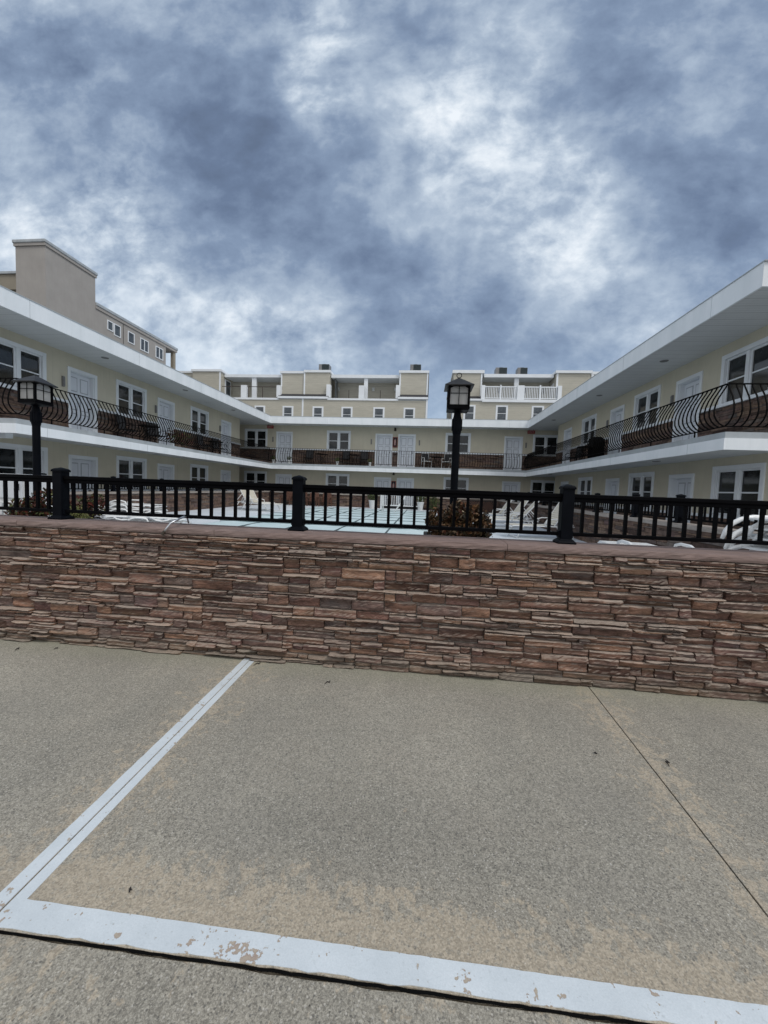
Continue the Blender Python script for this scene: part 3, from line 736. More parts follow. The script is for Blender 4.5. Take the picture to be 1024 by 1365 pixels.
# belly balcony railing
PROF = [(0, .955), (.022, .90), (.08, .80), (.145, .68), (.19, .55), (.21, .43), (.2, .33), (.155, .24), (.085, .165), (.0, .12)]
def railing(p0, p1, spacing, ends=(0, 0), rev=False):
    p0 = Vector((*p0, ZU)); p1 = Vector((*p1, ZU)); d = p1-p0; L = d.length; a = math.atan2(d.y, d.x)
    m = MB(); m.box(-ends[0], L+ends[1], -.022, .022, .953, .972); m.box(-ends[0], L+ends[1], -.012, .012, .108, .13)
    k = max(2, int(L/1.55)); 
    for i in range(k): m.box(L*(i+.5)/k-.012, L*(i+.5)/k+.012, -.01, .01, 0, .11)
    o = m.build('balcony_railing', M['iron'], B, loc=p0, rot=a)
    nb = int(L/spacing); bar = None
    if rev: order = list(range(nb, -1, -1))
    else: order = list(range(nb+1))
    if nb+1 > 100:
        q = MB()
        for i in order[100:]: q.tube([(L*i/nb, -b, z) for b, z in PROF], .0145, 4)
        q.build('far_bars', M['iron'], o)['kind'] = 'stuff'
    for i in order[:100]:
        x = L*i/nb
        if bar is None:
            q = MB(); q.tube([(0, -b, z) for b, z in PROF], .0145, 4); bar = q.build('bar', M['iron'], o, loc=(x, 0, 0))
        else:
            c = bar.copy(); COL.objects.link(c); c.location = (x, 0, 0)
    return o
# outward is local -y.  left rail: faces +x -> direction +Y
iw = .05
railing((EL-iw, 8.62), (EL-iw, 24.0), .138)
railing((EL-iw, 24.05), (ER+iw, 24.05), .152)
railing((ER+iw, 24.0), (ER+iw, 8.62), .138, rev=True)
railing((ER+iw+.0, 8.6), (XR+.0, 8.6), .157) if False else None
def railing_rev(p0, p1):  # outward -Y world, direction +X
    return railing(p0, p1, .145)
railing_rev((ER+iw, 8.6), (ER+iw+6, 8.6)); railing_rev((EL-iw-6, 8.6), (EL-iw, 8.6))

# ------------------------------------------------------------------ tan stucco building on the left
S = empty('stucco_building', (-24, 26, 0)); tag(S, 'tall tan stucco building with a square stair tower rising behind the left wing', 'building')
def sb(name, mat, *bx, bevel=0):
    for b in bx:
        m = MB(); m.box(b[0]+24, b[1]+24, b[2]-26, b[3]-26, b[4], b[5]); o = m.build(name, mat, S, bevel=bevel)
    return o
sb('stair_tower', M['stucco'], (-26.05, -24, 22.66, 26.35, 0, 15.75))
sb('tower_cornice', M['stucco'], (-26.12, -23.93, 22.59, 26.42, 15.75, 15.92))
sb('tower_coping', M['grey_edge'], (-26.17, -23.88, 22.54, 26.47, 15.92, 16.12), bevel=.04)
sb('wing_block', M['stucco'], (-34, -24.02, 26.35, 34.0, 0, 13.85))
sb('far_bay', M['stucco'], (-34, -26.2, 34.0, 35.4, 0, 13.6), (-34, -24.02, 34.0, 35.5, 0, 11.6))
sb('balcony_post', M['stucco2'], (-24.35, -24.05, 35.15, 35.45, 11.6, 13.65))
sb('wing_coping', M['stucco'], (-34, -23.95, 26.36, 35.55, 13.65, 13.86))
sb('wing_cap', M['grey_edge'], (-34, -23.9, 26.36, 35.6, 13.86, 14.08), bevel=.03)
sb('low_block', M['siding_dark'], (-40, -26.05, 24.4, 34, 0, 14.0)); sb('low_parapet', M['stucco2'], (-40.1, -26.04, 24.3, 34.1, 14.0, 15.0)); sb('low_cap', M['grey_edge'], (-40.2, -26.03, 24.2, 34.2, 15.0, 15.15))
sb('wall_groove', M['soil'], (-24.03, -24.012, 28.93, 28.98, 5, 13.6))
for (a, b, z0, z1, tw) in ((27.39, 27.95, 12.6, 13.3, 0), (28.02, 28.68, 12.42, 13.3, 0), (29.41, 30.12, 12.42, 13.3, 0), (30.77, 31.74, 12.3, 13.3, 1), (32.62, 33.6, 12.3, 13.3, 1)):
    m = MB(); w = (b-a)/2; h = z1-z0; c = .07
    m.box(-w, -w+c, -.04, .02, 0, h); m.box(w-c, w, -.04, .02, 0, h); m.box(-w+c, w-c, -.04, .02, 0, c); m.box(-w+c, w-c, -.04, .02, h-c, h)
    if tw: m.box(-.04, .04, -.035, .02, c, h-c)
    f = m.build('window', M['white'], S, loc=(-.02, (a+b)/2-26, z0), rot=R(90))
    m = MB(); m.box(-w+c, w-c, -.012, .0, c, h-c); m.build('pane', M['glass2'], f)

# ------------------------------------------------------------------ condo blocks behind
cw0 = None
def condo_window(par, x, y, z, sx=1.):
    global cw0
    if cw0 is None:
        cw0 = make_window(w=.48, h=1.15, c=.1, twin=False, par=par); cw0.location = (x, y, z); return cw0
    c = copy_tree(cw0, loc=(x, y, z)); c.parent = par; return c
def cb(P, name, mat, *bx, bevel=0):
    for b in bx:
        m = MB(); m.box(*b); o = m.build(name, mat, P, bevel=bevel)
    return o
def acunit(x, y, z, label, w=.46):
    E_ = empty('air_conditioner', (x, y, z)); tag(E_, label, 'air conditioner', 'rooftop air conditioners')
    m = MB(); m.box(-w, w, -.4, .4, 0, .62); m.build('cabinet', M['ac'], E_, bevel=.02)
    m = MB()
    for i in range(11): m.box(-w+.2 if False else -w*.35, w*.94, -.425, -.395, .06+i*.048, .09+i*.048)
    m.box(-w*.4, w*.97, -.405, -.398, .03, .6)
    m.build('grille', M['acgrille'], E_)
    m = MB(); m.lathe([(.3, .62), (.31, .66), (.28, .66), (.02, .64)], 16); m.build('fan_guard', M['acgrille'], E_)
A = empty('condo_block', (0, 0, 0)); tag(A, 'tan sided condo block with recessed roof terraces behind the far wing, left one', 'building')
cb(A, 'lower_wall', M['siding'], (-23, -.12, 33, 43, 0, 8.9))
cb(A, 'trim_band', M['white'], (-18.6, -12.9, 32.93, 33.0, 8.82, 8.98), (-8.6, -2.55, 32.93, 33.0, 8.86, 9.02), (-12.95, -8.55, 32.85, 33, 8.95, 9.12), (-2.6, -.08, 32.85, 33, 9.0, 9.17))
cb(A, 'terrace_floor', M['grey_edge'], (-23, -.13, 33.0, 43, 8.9, 9.0))
def sloped(P, x0, x1, z):
    m = MB(); m.add([(x0, 32.9, z), (x1, 32.9, z), (x1, 33.5, z+.34), (x0, 33.5, z+.34), (x0, 33.5, z), (x1, 33.5, z)], [(0,1,2,3), (0,3,4), (1,5,2), (0,4,5,1)]); m.build('lean_roof', M['dark_roof'], P)
sloped(A, -12.95, -8.55, 9.12); sloped(A, -2.6, -.08, 9.17)
cb(A, 'bay', M['siding'], (-2.53, -.17, 33.5, 43, 9.0, 11.3)); cb(A, 'bay', M['siding'], (-10.8, -8.58, 33.5, 43, 9.0, 11.3), (-12.92, -10.8, 33.56, 43, 9.0, 11.22)); cb(A, 'bay', M['siding'], (-20.9, -18.3, 33.2, 43, 8.9, 11.25), (-23, -20.9, 33.5, 43, 8.9, 11.2))
cb(A, 'roof_band', M['white'], (-2.62, -.08, 33.4, 43.1, 11.3, 11.5), (-10.85, -8.5, 33.4, 43.1, 11.3, 11.5), (-13.0, -10.85, 33.46, 43.1, 11.22, 11.42), (-21.0, -18.2, 33.1, 43.1, 11.25, 11.43), (-23.2, -21.0, 33.4, 43.1, 11.2, 11.36))
cb(A, 'terrace_wall', M['siding'], (-8.58, -2.53, 35.3, 43, 9.0, 11.2), (-18.3, -12.92, 35.3, 43, 9.0, 11.2))
cb(A, 'eave', M['white'], (-8.5, -2.62, 33.7, 43, 10.93, 11.2), (-18.2, -13.0, 33.7, 43, 10.93, 11.17))
cb(A, 'corner_trim', M['white'], (-2.56, -2.44, 33.47, 33.5, 9.35, 11.3), (-.26, -.14, 33.47, 33.5, 9.35, 11.3), (-10.86, -10.74, 33.46, 33.5, 9.3, 11.3), (-12.93, -12.82, 33.52, 33.56, 9.3, 11.22), (-18.42, -18.28, 33.17, 33.2, 9, 11.25), (-.24, -.1, 32.96, 33.0, 5.5, 8.98), (-10.82, -10.68, 32.96, 33.0, 5.5, 8.95))
cb(A, 'column', M['white'], (-5.62, -5.3, 33.8, 34.0, 9.0, 10.93)); cb(A, 'column', M['white'], (-15.7, -15.3, 33.8, 34.0, 9.0, 10.93))
cb(A, 'pier', M['white'], (-5.95, -5.5, 33.15, 33.5, 9.0, 10.15), (-8.75, -8.4, 33.1, 33.5, 9.1, 10.2), (-2.8, -2.45, 33.1, 33.5, 9.1, 10.2), (-16.4, -15.9, 33.15, 33.5, 8.9, 10.1), (-13.15, -12.8, 33.1, 33.5, 9.1, 10.1))
m = MB(); m.box(-15.9, -13.1, 33.25, 33.29, 9.97, 10.02)
for x in (-15.8, -14.5, -13.2): m.box(x, x+.05, 33.25, 33.29, 9.0, 9.97)
m.box(-18.2, -16.4, 33.25, 33.29, 9.97, 10.02); m.box(-7.1, -7.05, 34.5, 34.54, 9, 10.1); m.box(-4.3, -4.25, 34.5, 34.54, 9, 10.1)
m.build('terrace_rail', M['darkwood'], A)
m = MB()
for x in (-8.2, -6.1, -5.0, -3.0):
    m.box(x-.1, x+.1, 35.15, 35.3, 10.2, 10.5)
m.build('wall_light', M['pot'], A)
m = MB(); m.box(-18.29, -18.24, 33.9, 34.9, 9.1, 10.8); m.build('terrace_door', M['white'], A)
m = MB(); m.box(-18.25, -18.22, 34.05, 34.75, 9.2, 10.7); m.build('terrace_door_pane', M['glass2'], A)
for x in (-1.6, -4.15, -6.88, -9.4, -12.05, -14.57, -17.6): condo_window(A, x, 33.0, 7.08)
m = MB(); m.box(-8.2, -8.14, 34, 34.9, 9.05, 10.9); m.build('terrace_door', M['glass2'], A)
acunit(-1.25, 34.2, 11.5, 'grey rooftop air conditioner at the right end of the left condo block'); acunit(-9.2, 34.2, 11.5, 'grey rooftop air conditioner over the middle of the left condo block')

D = empty('condo_block', (0, 0, 0)); tag(D, 'tan sided condo block with white balcony railing behind the far wing, right one', 'building')
cb(D, 'lower_wall', M['siding'], (1.95, 18, 33, 43, 0, 8.9))
cb(D, 'trim_band', M['white'], (4.3, 10.4, 32.85, 33.0, 8.85, 9.08), (1.9, 4.3, 32.88, 33, 8.95, 9.1))
cb(D, 'terrace_floor', M['grey_edge'], (1.95, 18, 33.0, 43, 8.9, 9.0)); sloped(D, 1.95, 4.25, 9.1)
cb(D, 'bay', M['siding'], (1.95, 4.3, 33.5, 43, 9.0, 11.3)); cb(D, 'bay', M['siding'], (10.1, 12.7, 33.2, 43, 8.9, 11.25), (12.7, 18, 33.6, 43, 8.9, 11.25))
cb(D, 'roof_band', M['white'], (1.85, 4.45, 33.4, 43.1, 11.3, 11.55), (10.0, 12.8, 33.05, 43.1, 11.25, 11.45), (12.8, 18.1, 33.5, 43.1, 11.28, 11.5))
cb(D, 'terrace_wall', M['siding'], (4.3, 10.1, 35.0, 43, 9.0, 11.2)); cb(D, 'eave', M['white'], (4.45, 10.0, 33.5, 43, 11.0, 11.27))
cb(D, 'column', M['white'], (6.95, 7.3, 33.7, 33.95, 9.0, 11.0))
cb(D, 'corner_trim', M['white'], (4.18, 4.3, 33.46, 33.5, 9.3, 11.3), (10.1, 10.25, 33.16, 33.2, 9.0, 11.25), (12.9, 13.1, 33.5, 33.6, 9, 11.3), (1.95, 2.08, 32.96, 33.0, 5.5, 8.95))
m = MB(); m.box(4.25, 10.4, 32.98, 33.06, 10.06, 10.14); m.box(4.25, 10.4, 32.98, 33.06, 9.16, 9.22)
x = 4.35
while x < 10.3: m.box(x, x+.05, 33.0, 33.04, 9.2, 10.08); x += .13
for a in (4.2, 10.2): m.box(a, a+.3, 32.9, 33.15, 9.05, 10.2)
m.box(7.05, 7.6, 32.9, 33.15, 9.05, 10.2)
for a in (5.7, 8.8): m.box(a, a+.1, 32.95, 33.08, 9.1, 10.25)
m.build('balcony_railing', M['white'], D)
m = MB()
for x in (4.85, 5.95, 8.1, 9.6): m.lathe([(.05, 0), (.12, .05), (.12, .35), (.04, .45)], 8, c=(x-.05, 34.9, 10.15)) if False else m.box(x-.1, x+.1, 34.8, 34.95, 10.1, 10.5)
m.build('wall_lantern', M['darkfab'], D)
for x in (3.33, 5.92, 8.75): condo_window(D, x, 33.0, 7.38)
m = MB(); m.box(10.06, 10.1, 33.7, 34.5, 9.5, 10.6); m.build('terrace_window', M['white'], D)
m = MB(); m.box(1.93, 1.951, 33.3, 33.7, 9.6, 10.8); m.box(1.93, 1.951, 33.3, 33.8, 6.2, 8.0); m.build('side_window', M['glass2'], D)
acunit(5.87, 34.2, 11.27, 'flat grey rooftop air conditioner, left of the pair on the right condo block', .46); acunit(7.57, 34.2, 11.27, 'flat grey rooftop air conditioner, right of the pair on the right condo block', .4)

# ------------------------------------------------------------------ street lanterns
def lamp(x, y, label, ring_):
    E_ = empty('lamp_post', (x, y, .3)); tag(E_, label, 'lamp post', 'lantern posts in front of the pool')
    q = lambda z: z-.3
    m = MB(); m.lathe([(.075, 0), (.075, .05), (.045, .1), (.0385, .16), (.0385, q(2.08)), (.044, q(2.10)), (.050, q(2.14)), (.050, q(2.22)), (.038, q(2.27)), (.034, q(2.30)), (.06, q(2.315)), (.07, q(2.325))], 20)
    m.build('post', M['post'], E_, smooth=False)
    m = MB()
    for k in range(12):
        a = k*math.pi/6; m.box(.047*math.cos(a)-.006, .047*math.cos(a)+.006, .047*math.sin(a)-.006, .047*math.sin(a)+.006, q(2.12), q(2.235))
    m.build('collar', M['post'], E_)
    h = .098
    m = MB(); m.lathe([(h-.01, q(2.315)), (h+.012, q(2.325)), (h+.012, q(2.345)), (h, q(2.355))], 4, sq=True)
    for sx in (-1, 1):
        for sy in (-1, 1): m.box(sx*h-.011, sx*h+.011, sy*h-.011, sy*h+.011, q(2.35), q(2.575))
    for s_ in (-1, 1):
        m.box(-h, h, s_*h-.008, s_*h+.008, q(2.555), q(2.58)); m.box(s_*h-.008, s_*h+.008, -h, h, q(2.555), q(2.58))
        m.box(-h, h, s_*h-.008, s_*h+.008, q(2.35), q(2.366)); m.box(s_*h-.008, s_*h+.008, -h, h, q(2.35), q(2.366))
    for s_ in (-1, 1):   # glazing bars
        m.box(-.003, .003, s_*(h+.002)-.003, s_*(h+.002)+.003, q(2.36), q(2.56)); m.box(s_*(h+.002)-.003, s_*(h+.002)+.003, -.003, .003, q(2.36), q(2.56))
        m.box(-h, h, s_*(h+.002)-.003, s_*(h+.002)+.003, q(2.475), q(2.48)); m.box(s_*(h+.002)-.003, s_*(h+.002)+.003, -h, h, q(2.475), q(2.48))
    # arched spandrels
    for rot in range(4):
        M4 = Matrix.Rotation(rot*math.pi/2, 4, 'Z'); n_ = 10; vs = []
        for i in range(n_+1):
            xx = -h+.01+(2*h-.02)*i/n_; zz = q(2.525)+.033*math.sin(math.pi*i/n_)
            vs += [M4 @ Vector((xx, -h-.004, zz)), M4 @ Vector((xx, -h-.004, q(2.562)))]
        m.add(vs, [(2*i, 2*i+2, 2*i+3, 2*i+1) for i in range(n_)])
        m.add([v + (M4 @ Vector((0, .006, 0))) for v in vs], [(2*i, 2*i+1, 2*i+3, 2*i+2) for i in range(n_)])
    m.build('lantern_frame', M['black'], E_)
    m = MB()
    for s_ in (-1, 1):
        m.box(-h+.01, h-.01, s_*(h-.003)-.0015, s_*(h-.003)+.0015, q(2.355), q(2.57)); m.box(s_*(h-.003)-.0015, s_*(h-.003)+.0015, -h+.01, h-.01, q(2.355), q(2.57))
    m.build('lantern_glass', M['lampglass'], E_)
    m = MB()
    for a in (0, 2.1, 4.2): m.lathe([(.012, q(2.35)), (.012, q(2.43)), (.014, q(2.435)), (.016, q(2.45)), (.002, q(2.50))], 8, c=(.03*math.cos(a), .03*math.sin(a), 0))
    m.build('candle_lamp', M['lamp_candle'], E_)
    m = MB(); m.lathe([(.134, q(2.545)), (.142, q(2.548)), (.142, q(2.556)), (.118, q(2.572)), (.060, q(2.615)), (.022, q(2.640)), (.008, q(2.65))], 4, sq=True); m.build('lantern_roof', M['lamp_roof'], E_)
    if ring_:
        m = MB(); m.tube([(.024*math.cos(t*math.pi/10), 0, q(2.678)+.024*math.sin(t*math.pi/10)) for t in range(20)], .0042, 8, closed=True); m.tube([(0,0,q(2.645)), (0,0,q(2.656))], .006, 8)
        m.build('finial_ring', M['lamp_roof'], E_)
    else:
        m = MB(); m.lathe([(.008, q(2.648)), (.012, q(2.655)), (.001, q(2.665))], 8); m.build('finial', M['lamp_roof'], E_)
lamp(.295, 4.1, 'black lantern post with ring finial standing in the dry brown bush', True)
lamp(-4.49, 4.1, 'black lantern post without ring finial at the left edge, before the beige wing', False)

# ------------------------------------------------------------------ planters and bushes
def leaves(mb, c, rad, nleaf, size, rr, flat_=.5, curl=True, shell=.35):
    for i in range(nleaf):
        while True:
            p = Vector((rr.uniform(-1, 1), rr.uniform(-1, 1), rr.uniform(-1, 1)))
            if shell*shell < p.length_squared < 1 and (math.sin(p.x*7+c[0]*5)+math.sin(p.y*6)+math.sin(p.z*8+1)) > -1.5+rr.random()*.8: break
        q = Vector((c[0]+p.x*rad[0], c[1]+p.y*rad[1], c[2]+p.z*rad[2]))
        s = size*rr.uniform(.5, 1.25); E3 = Euler((rr.uniform(-1.3, 1.3), rr.uniform(-1.3, 1.3), rr.uniform(0, 6.3))).to_matrix()
        k = rr.uniform(.2, .9)*s if curl else .1*s
        pts = [(-s, 0, 0), (-.3*s, -.42*s, k*.5), (.5*s, -.3*s, k*.2), (s, 0, -k*.6), (.5*s, .3*s, k*.2), (-.3*s, .42*s, k*.5), (.1*s, 0, -k*.3)]
        vs = [q + E3 @ Vector(a) for a in pts]
        mb.add(vs, [(0,1,6),(1,2,6),(2,3,6),(3,4,6),(4,5,6),(5,0,6)], rr.random())
def bush(name, label, loc, parts, mat, cat='bush', size=.028, stemn=14, shell=.35):
    rr = random.Random(hash(label) % 1000 if False else len(label)*13+int(loc[0]*10))
    E_ = empty(name, loc); tag(E_, label, cat)
    m = MB()
    for (c, rad, k) in parts: leaves(m, c, rad, k, size, rr, shell=shell)
    m.build('foliage', mat, E_, tints=True)
    m = MB()
    for i in range(stemn):
        c, rad, k = rr.choice(parts); a = rr.random()*6.28
        e = Vector((c[0]+rad[0]*.8*math.cos(a), c[1]+rad[1]*.8*math.sin(a), c[2]+rad[2]*rr.uniform(.2, .9)))
        m.tube([(c[0]*.6, c[1]*.6, 0), (e.x*.7+c[0]*.2, e.y*.6, e.z*.6), e], [.006, .004, .002], 5)
    m.build('stem', M['bark'], E_)
    return E_
def planter(label, x0, x1, y0, y1, z1):
    E_ = empty('planter_box', ((x0+x1)/2, (y0+y1)/2, .3)); tag(E_, label, 'planter', None); w, d, h = (x1-x0)/2, (y1-y0)/2, z1-.3
    m = MB(); t = .04
    m.box(-w, w, -d, -d+t, 0, h); m.box(-w, w, d-t, d, 0, h); m.box(-w, -w+t, -d+t, d-t, 0, h); m.box(w-t, w, -d+t, d-t, 0, h)
    m.box(-w-.015, w+.015, -d-.015, -d+t, h-.05, h+.003); m.build('box', M['soil'], E_, bevel=.01)
    m = MB(); k = 14; vs = [(-w+t+(2*w-2*t)*i/k, -d+t+(2*d-2*t)*j/k, h-.03+rnd.uniform(-.012, .012)) for j in range(k+1) for i in range(k+1)]
    m.add(vs, [(j*(k+1)+i, j*(k+1)+i+1, (j+1)*(k+1)+i+1, (j+1)*(k+1)+i) for j in range(k) for i in range(k)]); m.build('soil', M['soil'], E_)
planter('dark planter box behind the stone wall around the ringed lamp post', -.0, .66, 3.56, 4.3, 1.05)
planter('dark planter box behind the stone wall at the left lamp post', -4.78, -3.5, 3.56, 4.1, .96)
bush('dry_bush', 'dry brown hydrangea-like bush around the middle lamp post', (.33, 3.9, 1.06), [((-.17,0,.14),(.15,.15,.13),620), ((.0,-.02,.20),(.12,.14,.15),600), ((.17,.03,.17),(.14,.15,.14),620), ((0,-.06,.05),(.29,.14,.10),1000), ((.0,.05,.10),(.26,.12,.13),700), ((.27,-.02,.08),(.08,.1,.12),260)], M['leaf_dry'], size=.027, shell=.1)
bush('red_bush', 'dark red leafy bush around the left lamp post', (-4.28, 3.9, 1.04), [((-.12,0,.1),(.2,.15,.12),400), ((.12,0,.17),(.16,.15,.16),450), ((0,-.05,.05),(.3,.14,.06),260)], M['leaf_red'], size=.026)
bush('red_bush', 'mixed red and green leafy bush right of the first fence post', (-3.72, 3.95, 1.04), [((-.05,0,.12),(.12,.14,.14),260), ((.1,0,.17),(.1,.12,.13),240)], M['leaf_red'], size=.026)
bush('yellow_plant', 'low yellow-green plants growing just behind the wall cap', (-3.62, 3.66, 1.06), [((0,0,.03),(.22,.07,.05),420), ((-.05,.1,.06),(.15,.08,.09),220)], M['leaf_yellow'], size=.018, stemn=6)

# white cabinet at the left edge
CB = empty('storage_cabinet', (-5.35, 4.6, .3)); tag(CB, 'white vinyl storage cabinet at the left edge behind the fence', 'cabinet')
m = MB(); m.box(-.45, .45, -.25, .25, 0, .88); m.build('body', M['plastic'], CB, bevel=.01)
m = MB(); m.box(-.42, .39, -.23, .23, .88, 1.22); m.build('upper_box', M['plastic'], CB, bevel=.01)
m = MB()
for i in range(9): m.box(-.4+i*.1, -.39+i*.1, -.258, -.25, .03, .85)
m.build('board_seam', M['grey_edge'], CB)
m = MB(); m.box(-.1, .36, -.245, -.23, .92, 1.2); m.build('door', M['white'], CB); m = MB(); m.box(.31, .33, -.27, -.245, 1.02, 1.1); m.build('handle', M['darkfab'], CB)

# ------------------------------------------------------------------ pool furniture
def arc(p, q, sag, k=6): return [Vector(p).lerp(Vector(q), i/k) + Vector((0, 0, sag*math.sin(math.pi*i/k))) for i in range(k+1)]
def lounger(ang, label, loc, rz, group, legs=True):
    E_ = empty('sun_lounger', loc, rz); tag(E_, label, 'sun lounger', group)
    W = .31; r = .016; zs = .34; c, s = math.cos(ang), math.sin(ang); bl = .82
    m = MB()
    for y in (-W, W):
        m.tube([(-1.15, y, zs-.03), (-1.12, y, zs), (0, y, zs), (.55, y, zs)], r, 8)
        m.tube([(0, y, zs), (bl*c*.5, y, zs+bl*s*.5), (bl*c, y, zs+bl*s), ((bl+.03)*c-.02*s, y*.9, zs+(bl+.03)*s+.02*c)], r, 8)
    m.tube([(-1.15, -W, zs-.03), (-1.15, W, zs-.03)], r, 8); m.tube([((bl+.03)*c, -W*.9, zs+(bl+.03)*s), ((bl+.03)*c, W*.9, zs+(bl+.03)*s)], r, 8); m.tube([(.55, -W, zs), (.55, W, zs)], r, 8)
    m.build('frame', M['plastic'], E_, smooth=True)
    if legs:
        for sx, tx in ((-.85, -1.0), (.35, .55)):
            m = MB()
            m.tube([(sx, -W-.02, zs), (tx, -W-.03, .03), (tx, W+.03, .03), (sx, W+.02, zs)], r, 8)
            m.build('leg', M['plastic'], E_, smooth=True)
        m = MB()
        for y in (-W, W): m.tube([(bl*c*.55, y, zs+bl*s*.55), (bl*c*.55+.28, y, zs+.05 if ang > .3 else zs+.01), (.5, y, zs)], r*.8, 8)
        m.build('back_support', M['plastic'], E_, smooth=True)
    m = MB(); k = 17
    for i in range(k):
        a = -1.1+i*.064; m.box(a, a+.052, -W, W, zs-.006, zs+.010)
    m.build('seat_straps', M['sling'], E_)
    m = MB(); k = 12; RM = Matrix.Translation((0, 0, zs)) @ Matrix.Rotation(-ang, 4, 'Y')
    for i in range(k): m.box(.04+i*.064, .04+i*.064+.055, -W, W, -.006, .010, M=RM)
    m.build('back_straps', M['sling'], E_)
    if legs:
        for y in (-W-.02, W+.02):
            m = MB(); m.tube([(-.25, y, zs), (-.22, y, zs+.16), (-.05, y, zs+.2), (.18, y, zs+.2), (.24, y, zs+.02)], r, 8)
            m.build('armrest', M['plastic'], E_, smooth=True)
    return E_
GR = 'white strap loungers with raised backs on the deck'
lounger(R(58), 'cream strap lounger with back raised, nearest on the right deck beside the third fence post', (3.45, 11.2, .3), R(8), GR)
lounger(R(50), 'cream strap lounger with back raised, second along the right court wall', (3.05, 13.0, .3), R(-5), GR)
lounger(R(57), 'cream strap lounger with back raised, third along the right court wall', (3.15, 14.3, .3), R(6), GR)
lounger(R(57), 'cream strap lounger with back raised, farthest along the right court wall', (3.05, 16.2, .3), R(0), GR)
lounger(R(62), 'cream strap lounger with raised back, nearer of the pair by the left court wall', (-7.6, 17.0, .3), R(180), GR)
lounger(R(62), 'cream strap lounger with raised back, farther of the pair by the left court wall', (-8.35, 17.9, .3), R(180), GR)
def flat_lounger(label, loc, rz, group, tilt=0):
    E_ = empty('flat_lounger', loc, rz); tag(E_, label, 'sun lounger', group)
    W = .32; r = .021
    m = MB()
    for y in (-W, W):
        m.tube([(-.98, y, .06), (-.93, y, .1), (0, y, .1), (.9, y, .1), (.98, y, .05)], r, 8)
        m.tube([(-.75, y, .1), (-.66, y, .04), (-.5, y, .02), (-.3, y, .045), (-.2, y, .1)], r*.9, 8); m.tube([(.25, y, .1), (.36, y, .04), (.52, y, .02), (.66, y, .045), (.75, y, .1)], r*.9, 8)
    for x in (-.98, .98, .0): m.tube([(x, -W, .06), (x, W, .06)], r, 8)
    m.build('frame', M['plastic'], E_, smooth=True)
    m = MB()
    for i in range(26):
        a = -.9+i*.07; m.box(a, a+.055, -W, W, .104, .118)
    m.build('straps', M['plastic'], E_)
    for y in (-W-.03, W+.03):
        m = MB(); m.tube([(-.35, y, .09), (-.3, y, .17), (-.16, y, .215), (.05, y, .215), (.16, y, .19), (.2, y, .1)], r, 8)
        m.build('armrest', M['plastic'], E_, smooth=True)
    return E_
def stack(n, loc, rz, where, group, dz=.13, jit=.02, sx=1.):
    names = ['lowest', 'second', 'third', 'fourth', 'fifth', 'sixth', 'seventh', 'eighth', 'ninth']
    first = None
    for i in range(n):
        nm = names[i] if i < n-1 else 'topmost'
        lb = 'white strap lounger, %s in the stack %s' % (nm, where)
        l = (loc[0]+rnd.uniform(-jit, jit), loc[1]+rnd.uniform(-jit, jit), loc[2]+i*dz); a = rz+rnd.uniform(-.03, .03)
        if first is None: first = flat_lounger(lb, l, a, group); first.scale = (sx, 1, 1)
        else:
            c = copy_tree(first, loc=l, rz=a); c['label'] = lb
stack(4, (-8.8, 10.85, .3), 0, 'beside the left court wall', 'stacked loungers by the left wall', dz=.12, jit=.05)
stack(2, (-7.35, 9.75, .3), R(5), 'right of the taller left one', 'low stack of loungers near the left wall', dz=.13)
def moulded_lounger(label, loc, rz, group):
    E_ = empty('moulded_lounger', loc, rz); tag(E_, label, 'sun lounger', group)
    W = .33; r = .026
    for y in (-W, W):
        m = MB(); m.tube([(-.86, y, -.17), (-.83, y, -.08), (-.77, y, .0), (-.68, y, .055), (-.55, y, .085), (-.3, y, .085), (.2, y, .07), (.8, y, .045), (.9, y, -.02)], [.020, .024, r, r, r, r, r, r, .02], 10); m.build('side_rail', M['plastic'], E_, smooth=True)
        m = MB(); m.tube([(-.62, y*.86, -.12), (-.57, y*.88, -.02), (-.47, y*.9, .04), (-.32, y*.92, .06)], r*.85, 8); m.build('leg', M['plastic'], E_, smooth=True)
    m = MB()
    for i in range(21):
        a = -.62+i*.07; m.box(a, a+.05, -W, W, .06-.0*i, .078)
    m.build('slats', M['plastic'], E_)
    return E_
first = None
for i, w in enumerate(('lowest', 'second', 'third', 'fourth', 'fifth', 'sixth', 'seventh', 'topmost')):
    lb = 'thick white moulded lounger, %s in the tall stack in the right corner' % w
    l = (4.19+rnd.uniform(-.05, .06), 4.42+rnd.uniform(-.015, .015), .50+i*.107); a = R(2)+rnd.uniform(-.035, .035)
    if first is None: first = moulded_lounger(lb, l, a, 'tall stack of loungers in the right corner')
    else:
        c = copy_tree(first, loc=l, rz=a); c['label'] = lb
stack(4, (3.0, 5.4, .3), R(86), 'left of the tall right corner one', 'low stack of loungers at the right', dz=.135, jit=.05)

